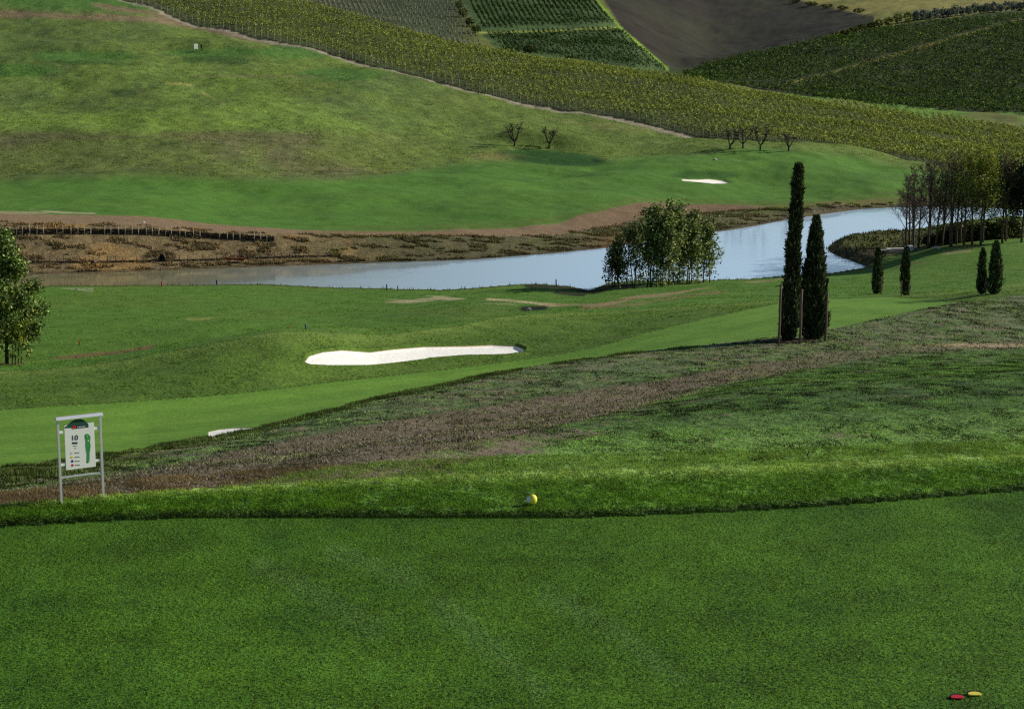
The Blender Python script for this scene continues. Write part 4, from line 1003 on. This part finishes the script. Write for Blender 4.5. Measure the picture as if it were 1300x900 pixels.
# wattle fences on the far bank
def wattle(label, basepx, hpost, hpan, step, seed, pcol, d0=222, d1=246):
    rs = np.random.default_rng(seed); b = np.array(basepx, float)
    xs = np.arange(b[0, 0], b[-1, 0], step); G = [pick(x, float(np.interp(x, b[:, 0], b[:, 1])), d0, d1) for x in xs]
    G = np.array(G); G[:, 1] = np.convolve(np.pad(G[:, 1], 4, mode='edge'), np.ones(9) / 9, 'valid'); G[:, 2] = ground(G[:, 0], G[:, 1]); G[:, 2] = np.convolve(np.pad(G[:, 2], 2, mode='edge'), np.ones(5) / 5, 'valid')
    t = thing('wattle_fence', label, 'fence', G[len(G) // 2]); o0 = G[len(G) // 2]
    m = MB(); nr = 4                        # woven courses
    for r_ in range(nr):
        z = hpan * (r_ + .5) / nr
        for k in range(len(G) - 1):
            s_ = (1 if (k + r_) % 2 else -1) * .05
            A = G[k] - o0; B = G[k + 1] - o0
            m.tube([A + (0, s_, z + rs.normal(0, .02)), (A + B) / 2 + (0, -s_ * .2, z + rs.normal(0, .03)), B + (0, -s_, z + rs.normal(0, .02))], [hpan / nr * .55] * 3, 5)
    m.build('woven_panel', M_wattle, t)
    for k in range(len(G)):
        if rs.random() < .12: continue
        h = hpost * rs.uniform(.8, 1.15); m = MB(); l = rs.normal(0, .04)
        m.tube([(0, 0, -.2), (l * .5, 0, h * .5), (l, 0, h)], [.07, .065, .055], 6); m.build('post', pcol, t, G[k] - o0 + np.array([rs.normal(0, .06), -.14, 0]))
wattle('upper dark wattle fence with pale posts along the top of the far bank', [(-30, 300), (50, 297), (150, 297), (200, 298), (300, 304), (355, 307)], 1.15, .7, 8.6, 5, M_post)
wattle('lower broken wattle fence of short posts just above the waterline', [(36, 334), (150, 333), (250, 331), (350, 327), (425, 325)], .85, .22, 9.2, 6, M_stake)
# ------------------------------------------------------------------ vineyards: every row a thing (foliage, posts)
pm = MB(); pm.tube([(0, 0, -.2), (0, 0, 1.0), (.02, 0, 2.0)], [.055, .055, .05], 5)
post_o = pm.build('post', M_post); post_me = post_o.data; bpy.data.objects.remove(post_o)
pm = MB(); pm.tube([(0, 0, -.2), (0, 0, 1.0), (.03, 0, 2.1)], [.12, .12, .11], 5)
post_o = pm.build('post', M_post); post_thick = post_o.data; bpy.data.objects.remove(post_o)
vm = MB(); vm.tube([(0, 0, -.1), (.05, .02, .4), (-.02, 0, .8)], [.05, .045, .05], 4)
vo = vm.build('vine_trunk', M_bark); trunk_me = vo.data; bpy.data.objects.remove(vo)
def vine_row(P, label, group, dens, size, hb, ht, wid, base, alt, share, seed, posts=0, ends=1, trunks=0, pme=None, cat='vine row', lane=None):
    rs = np.random.default_rng(seed); P = np.array(P); L_ = np.concatenate([[0], np.cumsum(np.linalg.norm(np.diff(P[:, :2], axis=0), axis=1))])
    n = max(12, int(dens * L_[-1])); s_ = rs.random(n) * L_[-1]
    gap = fbm(s_ + seed * 37.7, s_ * 0, 3.0, seed % 50, 3)
    s_ = s_[gap > .3]; n = len(s_)
    x = np.interp(s_, L_, P[:, 0]); y = np.interp(s_, L_, P[:, 1])
    D = P[-1, :2] - P[0, :2]; D /= np.linalg.norm(D); q = rs.normal(0, wid, n)
    x = x + D[1] * q; y = y - D[0] * q
    zr = rs.random(n) ** .75
    top = ht * (.82 + .36 * vnoise(s_ * .8, s_ * 0 + seed, 3))
    z = ground(x, y) + hb + (top - hb) * zr
    o0 = P[0].copy(); o0[2] = float(ground(o0[0], o0[1]))
    if lane is not None:
        qx, qy = to_pix(x, y, z - 1); kk = np.abs(qy - np.interp(qx, *lane)) > 1.3; x, y, z, zr = x[kk], y[kk], z[kk], zr[kk]; n = len(x)
    C = np.stack([x, y, z], -1) - o0
    V, F = leaf_cloud(C, size, rs)
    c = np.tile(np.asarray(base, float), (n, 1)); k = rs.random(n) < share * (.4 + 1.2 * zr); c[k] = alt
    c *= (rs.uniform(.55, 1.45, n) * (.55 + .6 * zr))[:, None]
    t = thing('vine_row', label, cat, o0, group)
    link('foliage', mesh_np('foliage', V, F, M_vine, np.repeat(c, 4, 0)), t)
    for k in range(posts):
        f = k * (L_[-1] / max(1, posts - 1)) if ends == 2 else k * 6.0
        if f > L_[-1]: break
        a = np.array([np.interp(f, L_, P[:, 0]), np.interp(f, L_, P[:, 1])]); 
        link('post', pme or post_me, t, np.array([a[0], a[1], float(ground(a[0], a[1]))]) - o0)
    for k in range(trunks):
        f = .9 + k * 1.1
        a = np.array([np.interp(f, L_, P[:, 0]), np.interp(f, L_, P[:, 1])])
        link('vine_trunk', trunk_me, t, np.array([a[0], a[1], float(ground(a[0], a[1]))]) - o0)
    return t
# main yellowing vineyard
u16 = UG; 
def edge_pts(nm, u): return np.array([np.interp(u, UG, LD[nm]) * u, np.interp(u, UG, LD[nm])])
xs = []; u = -.262; 
while u < .365:
    d = float(np.interp(u, UG, LD['L16'])); xs.append(u); u += 1.7 / d
for i, u in enumerate(xs):
    a = edge_pts('L16', u); uu = u * .9 - .012; b = edge_pts('L17', uu); b = b + (b - a) / np.linalg.norm(b - a) * 10
    P = [a + (b - a) * f for f in np.linspace(0, 1, 14)]
    P = [np.array([p[0], p[1], 0]) for p in P]
    warm = float(vnoise(np.array([i * .13]), np.array([3.3]), 5)[0])
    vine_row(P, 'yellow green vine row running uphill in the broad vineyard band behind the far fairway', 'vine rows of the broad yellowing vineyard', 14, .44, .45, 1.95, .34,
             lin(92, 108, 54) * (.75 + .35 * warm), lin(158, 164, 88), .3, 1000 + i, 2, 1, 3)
# dark green vineyards on the far slope
def ray_rows(TL, TR, BL, BR, n, d0, d1, label, group, seed, **kw):
    for i in range(n):
        f = (i + .5) / n
        A = np.array(BL) + (np.array(BR) - np.array(BL)) * f; B = np.array(TL) + (np.array(TR) - np.array(TL)) * f
        P = [pick(*(A + (B - A) * g), d0, d1) for g in np.linspace(0, 1, 9)]
        P = np.array(P); P[:, 1] = np.polyval(np.polyfit(np.arange(9), P[:, 1], 2), np.arange(9)); P[:, 0] = np.polyval(np.polyfit(np.arange(9), P[:, 0], 2), np.arange(9))
        vine_row(P, label, group, seed=seed + i, **kw)
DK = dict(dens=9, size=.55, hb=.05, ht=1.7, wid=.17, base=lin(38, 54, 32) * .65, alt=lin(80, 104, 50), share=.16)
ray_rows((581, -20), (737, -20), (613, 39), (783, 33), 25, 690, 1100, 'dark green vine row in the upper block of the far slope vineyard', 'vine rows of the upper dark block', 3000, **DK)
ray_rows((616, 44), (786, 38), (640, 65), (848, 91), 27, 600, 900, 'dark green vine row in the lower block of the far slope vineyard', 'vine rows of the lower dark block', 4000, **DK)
# young vineyard with pale posts
for i in range(36):
    f = (i + .5) / 36
    xt = 366 + 214 * f; xb = 366 + 252 * f
    yb = float(np.interp(xb, [330, 430, 500, 600, 640], [2, 22, 42, 61, 66])) + 4
    A = np.array([xb, yb]); B = np.array([xt, 2.0])
    P = np.array([pick(*(A + (B - A) * g), 590, 960) for g in np.linspace(0, 1, 7)])
    vine_row(P, 'sparse grey green young vine row between pale posts, left of the dark blocks', 'young vine rows with pale posts', 3.4, .5, .2, 1.2, .25, lin(74, 86, 58), lin(118, 126, 92), .3, 5000 + i, 14, 2, 0, post_thick)
# olive vineyard on the right hill, its shade put into darker leaf colours
Yb = lambda x: np.interp(x, [860, 900, 950, 1050, 1150, 1300, 1500], [98, 106, 112, 127, 139, 146, 155])
Yt = lambda x: np.interp(x, [860, 900, 1000, 1060, 1150, 1300, 1500], [91, 81, 59, 46, 32, 18, 0])
for i in range(64):
    xb = 868 + 600 * i / 64; xt = xb + 20 - 60 * (xb - 868) / 600 + 14
    A = np.array([xb, float(Yb(xb)) - 1]); B = np.array([xt, float(Yt(xt)) + 1])
    P = np.array([pick(*(A + (B - A) * g), 606, 880) for g in np.linspace(0, 1, 9)])
    if np.linalg.norm(P[-1, :2] - P[0, :2]) < 3: continue
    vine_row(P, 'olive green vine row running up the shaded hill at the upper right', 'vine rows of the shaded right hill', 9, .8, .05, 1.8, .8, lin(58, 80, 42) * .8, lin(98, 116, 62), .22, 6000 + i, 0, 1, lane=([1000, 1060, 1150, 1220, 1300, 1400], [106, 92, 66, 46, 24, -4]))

# ------------------------------------------------------------------ shrubs and hedge trees at the upper right
def shrub(px, py, h, wd_, label, group, seed, base, alt, d0, d1, n=700, size=.6, name='shrub', dy=0):
    rs = np.random.default_rng(seed); p = pick(px, py, d0, d1); p[1] += dy; p[2] = float(ground(p[0], p[1]))
    q = rnd_dirs(n, rs) * rs.uniform(.5, 1, (n, 1)); lum = 1 + .5 * (vnoise(q[:, 0] * 3 + seed, q[:, 2] * 3, seed) - .5)
    C = np.stack([q[:, 0] * wd_ * .5 * lum, q[:, 1] * wd_ * .45 * lum, h * (.5 + .5 * q[:, 2] * lum)], -1)
    V, F = leaf_cloud(C, size, rs); c = tint(n, base, rs, .45, alt, .25)
    t = thing(name, label, 'shrub', p, group); link('foliage', mesh_np('foliage', V, F, M_leaf, c), t)
    m = MB(); m.tube([(0, 0, -.2), (.1, 0, h * .5)], [.12, .06], 5); m.build('stem', M_darkbark, t)
for i in range(19):
    px = 1163 + i * 8.2; py = np.interp(px, [1160, 1240, 1300, 1340], [27, 18, 13.5, 10]) 
    shrub(px, py, 4.6 + .8 * math.sin(i * 2.3), 4.2, 'silvery grey shrub in the long hedge along the top of the right hill', 'silvery shrubs of the hilltop hedge', 200 + i, ccol(96, 106, 104) * .8, ccol(140, 150, 150), 770, 1000, 420, .8)
for i, (px, py, h, w_) in enumerate([(1062, 48, 2, 5), (1073, 45, 2.3, 5), (1083, 42, 2.6, 5), (1094, 39.5, 3, 5), (1106, 37, 3.2, 4.4), (1116, 35.5, 3.8, 4.6), (1128, 34, 4.4, 5), (1140, 31, 5.2, 5), (1152, 29, 5, 5)]):
    shrub(px, py, h, w_, ['leftmost and lowest', 'second', 'third', 'fourth', 'fifth', 'sixth', 'seventh', 'eighth, tallest', 'ninth'][i] + ' green shrub in the line between the ploughed field and the right hill', 'green shrubs beside the ploughed field', 240 + i, ccol(58, 74, 42) * .75, ccol(120, 140, 60), 735, 900, 420, .7)
for i, (px, py) in enumerate([(1010, 4), (1030, 8), (1050, 11), (1070, 13), (1090, 17)]):
    shrub(px, py, 2.6, 8, ['leftmost', 'second', 'third', 'fourth', 'rightmost'][i] + ' dark bush on the upper rim of the ploughed field', 'dark bushes on the rim of the ploughed field', 260 + i, ccol(46, 54, 34) * .8, ccol(90, 100, 60), 780, 1100, 300, .8)
for i, (px, py, h) in enumerate([(583, 12, 4), (588, 22, 4.4), (596, 34, 4), (604, 42, 3.4)]):
    shrub(px, py, h, 4.5, ['topmost', 'second', 'third', 'lowest'][i] + ' dark bush along the left edge of the dark green vineyard', 'bushes left of the dark vineyard', 270 + i, ccol(50, 66, 36) * .75, ccol(100, 124, 56), 680, 960, 350, .7)
shrub(672, 68, 3.4, 5, 'round dark bush at the lower left of the dark vineyard', None, 280, ccol(46, 58, 34) * .7, ccol(90, 110, 54), 600, 760, 350, .7)
shrub(724, 82, 3.6, 5.5, 'round dark bush at the middle of the lower dark vineyard edge', None, 281, ccol(46, 58, 34) * .7, ccol(90, 110, 54), 600, 760, 350, .7)

# ------------------------------------------------------------------ grass and weeds (uncountable ground cover)
def blades(name, label, X_, Y_, h, w_, base, seed, lean=.35, var=.35, mat=None, tips=None):
    rs = np.random.default_rng(seed); n = len(X_); z = ground(X_, Y_)
    a = rs.uniform(0, 2 * PI, n); b = a + PI / 2 + rs.normal(0, .5, n); l = rs.normal(0, lean, n) * h; hh = h * rs.uniform(.55, 1.3, n)
    ww = w_ * rs.uniform(.6, 1.3, n)
    V = np.empty((n, 3, 3))
    V[:, 0] = np.stack([X_ - np.cos(a) * ww, Y_ - np.sin(a) * ww, z - .01], -1)
    V[:, 1] = np.stack([X_ + np.cos(a) * ww, Y_ + np.sin(a) * ww, z - .01], -1)
    V[:, 2] = np.stack([X_ + np.cos(b) * l, Y_ + np.sin(b) * l, z + hh], -1)
    c = np.asarray(base) * rs.uniform(1 - var, 1 + var, (n, 1))
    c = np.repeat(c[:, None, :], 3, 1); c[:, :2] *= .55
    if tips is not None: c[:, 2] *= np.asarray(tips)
    o = link(name, mesh_np(name, V.reshape(-1, 3), np.arange(n * 3).reshape(n, 3), mat or M_grass, c.reshape(-1, 3)))
    return tag(o, label, 'grass', None, 'stuff')
def col_at(Xq, Yq):
    i = np.clip(np.round(iu(Xq / Yq)).astype(int), 0, NU - 1); j = np.clip(np.round(idd(Yq)).astype(int), 0, ND - 1)
    return Cc[i, j], GRAV[i, j], DIRT[i, j], PX[i, j], PY[i, j]
def scatter(n, d0, d1, umax=.34, p=1.0, seed=0):
    rs = np.random.default_rng(seed); d = d0 + (d1 - d0) * rs.random(n) ** p; return rs.uniform(-umax, umax, n) * d, d
L1d = lambda u: np.interp(u, UG, LD['L1']); L2d = lambda u: np.interp(u, UG, LD['L2']); L4d = lambda u: np.interp(u, UG, LD['L4'])
# longer rough on the lip in front of the tee
rs = np.random.default_rng(61); n = 120000; u = rs.uniform(-.33, .33, n); f = rs.random(n); d = L1d(u) - .02 + (L2d(u) + 1.4 - L1d(u)) * f
x = u * d; cl = fbm(x, d, .35, 5, 3); k = cl > .2 + .25 * rs.random(n); x, d = x[k], d[k]
cc_, *_ = col_at(x, d)
cm = (.5 + 1.0 * fbm(x, d, .22, 7, 3))[:, None]
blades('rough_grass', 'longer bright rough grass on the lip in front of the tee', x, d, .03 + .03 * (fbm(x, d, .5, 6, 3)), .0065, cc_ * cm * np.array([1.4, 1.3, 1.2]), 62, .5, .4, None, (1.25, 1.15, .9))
# short turf of the tee
x, d = scatter(150000, 17.2, 30.2, .33, .8, 63); k = d < L1d(x / d) - .02; x, d = x[k], d[k]; cc_, *_ = col_at(x, d)
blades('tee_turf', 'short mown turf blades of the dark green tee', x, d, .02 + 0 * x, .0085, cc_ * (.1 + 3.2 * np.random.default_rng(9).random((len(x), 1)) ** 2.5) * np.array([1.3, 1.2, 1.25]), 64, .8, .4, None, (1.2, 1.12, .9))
# patchy rough of the slope
x, d = scatter(620000, 29, 98, .34, 1.2, 65); u = x / d; k = (d > L2d(u) + .4) & (d < L4d(u) + .6)
x, d = x[k], d[k]; cc_, gv, dt, px_, py_ = col_at(x, d); r_ = np.random.default_rng(1).random(len(x))
cl = fbm(x, d, .8, 15, 4); k = ((gv < .35 + .2 * r_) | ((fbm(x, d, 1.3, 19, 3) > .56) & (r_ < .6))) & (cl > .2 + dt * .2 + .3 * r_); x, d, cc_, cl = x[k], d[k], cc_[k], cl[k]
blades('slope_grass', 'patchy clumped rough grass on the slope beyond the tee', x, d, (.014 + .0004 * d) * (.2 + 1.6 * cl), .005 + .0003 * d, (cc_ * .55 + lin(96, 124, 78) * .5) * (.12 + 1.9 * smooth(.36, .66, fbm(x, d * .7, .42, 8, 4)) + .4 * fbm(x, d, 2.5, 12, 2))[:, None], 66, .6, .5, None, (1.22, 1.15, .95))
# gravel stubble
x, d = scatter(90000, 29, 98, .36, 1.2, 67); cc_, gv, dt, px_, py_ = col_at(x, d); k = (gv > .4); x, d = x[k], d[k]
blades('path_stubble', 'dry straw and grit stubble lying on the gravel path', x, d, .03 + .0007 * d, .012 + .0003 * d, lin(134, 127, 108), 68, 1.2, .8, None, (1.0, 1.0, 1.0))
# weeds along the cut edge of the slope
rs = np.random.default_rng(69); n = 60000; u = rs.uniform(-.32, .12, n); u = u[rs.random(n) < np.interp(u, [-.3, -.14, -.04, .12], [1, .9, .5, .08])]; n = len(u); d = L4d(u) - np.abs(rs.normal(0, 2.2, n)) * np.interp(u, [-.3, -.15, -.02, .12], [1.4, .8, .3, .2]) + .4
x = u * d; cl = fbm(x, d, 1.1, 25, 4); k = cl > .47; x, d, cl = x[k], d[k], cl[k]
blades('edge_weeds', 'dark weeds along the broken upper edge of the slope on the left', x, d, .06 + .2 * (cl - .4), .022, lin(82, 100, 56) * (.3 + 1.5 * fbm(x, d, .7, 26, 3))[:, None], 70, .6, .55, None, (1.2, 1.1, 1))
# dry herbage of the far bank
rs = np.random.default_rng(71); n = 90000; u = rs.uniform(-.33, .22, n); a_, b_ = np.interp(u, UG, LD['L11']), np.interp(u, UG, LD['L12']); d = a_ + 1 + (b_ - a_ - .5) * rs.random(n); x = u * d
cl = fbm(x, d * 2, 2.4, 35, 4); k = cl > .56; x, d, cl = x[k], d[k], cl[k]; cc_, *_ = col_at(x, d); r_ = np.random.default_rng(2).random((len(x), 1))
blades('bank_herbage', 'dry brown herbage covering the far bank of the pond', x, d, .16 + .6 * (cl - .4), .1, np.where(r_ < .2, lin(84, 76, 54), cc_ * np.array([2.0, 2.0, 2.2])), 72, .7, .5)
# rough of the mound and the far hill
x, d = scatter(150000, 92, 206, .36, 1.0, 73); cc_, gv, dt, px_, py_ = col_at(x, d); i = np.clip(np.round(iu(x / d)).astype(int), 0, NU - 1); j = np.clip(np.round(idd(d)).astype(int), 0, ND - 1)
cl = fbm(x, d, 1.6, 45, 4); k = (ids[i, j] == 1) & (PS[i, j] < -.4) & (SAND[i, j] < -2) & (cl > .45 + .06 * (d > 145)); x, d, cc_, cl = x[k], d[k], cc_[k], cl[k]
blades('mound_grass', 'rough grass tufts on the mound and the flats before the pond', x, d, .05 + .16 * (cl - .45), .05, cc_ * 1.9, 74, .8, .25)
rs = np.random.default_rng(75); n = 9000; u = rs.uniform(-.3, .3, n); k0 = np.argmax(np.ones(1)); 
ii = rs.integers(0, NU, 400000); jj = rs.integers(0, ND, 400000); k = (np.abs(PS[ii, jj] + .6) < .6) & (DG[jj] < 236) & (PX[ii, jj] > -150) & (PX[ii, jj] < 1300); ii, jj = ii[k][:9000], jj[k][:9000]
x = X[ii, jj] + rs.normal(0, .2, len(ii)); d = Y[ii, jj] + rs.normal(0, .2, len(ii))
ii = rng.integers(0, NU, 500000); jj = rng.integers(0, ND, 500000); k = pen[ii, jj] & (PS[ii, jj] < .1) & (PX[ii, jj] < 1225) & (PY[ii, jj] < np.interp(PX[ii, jj], [1050, 1100, 1130, 1160, 1225], [330, 336, 322, 313, 298])); ii, jj = ii[k][:9000], jj[k][:9000]
x2 = X[ii, jj] + rs.normal(0, .2, len(ii)); d2 = Y[ii, jj] + rs.normal(0, .2, len(ii)); cl = fbm(x2, d2, 2, 4, 3)
blades('peninsula_weeds', 'dark weeds covering the low point of land in the pond', x2, d2, .2 + .7 * (cl - .3), .12, lin(58, 66, 40), 77, .6, .55)
blades('shore_reeds', 'short reeds and grass fringing the pond shore', x, d, .35 + 0 * x, .04, ccol(70, 84, 42), 76, .5, .5)

# coarse tufts of the far hillside
rs = np.random.default_rng(81); n = 900000; ii = rs.integers(0, NU, n); jj = rs.integers(0, ND, n)
k = (ids[ii, jj] == 6) & (PX[ii, jj] > -30) & (PX[ii, jj] < 1330) & (PY[ii, jj] > -8); ii, jj = ii[k][:150000], jj[k][:150000]
x = X[ii, jj] + rs.normal(0, .4, len(ii)); d = Y[ii, jj] + rs.normal(0, .5, len(ii)); cl = fbm(x, d, 3, 55, 4); k = cl > .4; x, d, ii, jj, cl = x[k], d[k], ii[k], jj[k], cl[k]
blades('hill_grass', 'tussocky olive grass of the far hillside', x, d, .08 + .3 * (cl - .4), .16, Cc[ii, jj] * np.array([1.9, 1.9, 1.6]), 82, .9, .35)
# ------------------------------------------------------------------ light, sky, camera
SUN_EL, SUN_AZ = R(28), R(17)       # azimuth from +X toward +Y
wd = bpy.data.worlds.new('World'); scene.world = wd; wd.use_nodes = True
nt = wd.node_tree; bg = nt.nodes['Background']
sk = nt.nodes.new('ShaderNodeTexSky'); sk.sky_type = 'NISHITA'; sk.sun_disc = False
sk.sun_elevation = SUN_EL; sk.sun_rotation = PI / 2 - SUN_AZ
sk.altitude = 200; sk.air_density = 1.0; sk.dust_density = .6; sk.ozone_density = 1.5
nt.links.new(sk.outputs[0], bg.inputs[0]); bg.inputs[1].default_value = .08
sl_ = bpy.data.lights.new('sun', 'SUN'); sl_.energy = 5.0; sl_.angle = R(.5); sl_.color = (1, .93, .82)
so = bpy.data.objects.new('sun', sl_); COL.objects.link(so)
from mathutils import Vector
sd = Vector((math.cos(SUN_EL) * math.cos(SUN_AZ), math.cos(SUN_EL) * math.sin(SUN_AZ), math.sin(SUN_EL)))
so.rotation_euler = (-sd).to_track_quat('-Z', 'Y').to_euler(); so.location = (60, 20, 60)
cam = bpy.data.cameras.new('camera'); cam.sensor_width = 36; cam.lens = FPX / 1300 * 36; cam.clip_start = .1; cam.clip_end = 6000
co = bpy.data.objects.new('camera', cam); COL.objects.link(co); co.rotation_euler = (PI / 2 - TH, 0, 0)
scene.camera = co
scene.view_settings.view_transform = 'Standard'; scene.view_settings.look = 'None'; scene.view_settings.exposure = 0
scene.render.engine = 'CYCLES'
cy = scene.cycles; cy.use_denoising = False; cy.filter_width = 1.25; cy.sample_clamp_indirect = 3; cy.max_bounces = 4; cy.diffuse_bounces = 2; cy.glossy_bounces = 2; cy.transmission_bounces = 2; cy.transparent_max_bounces = 2
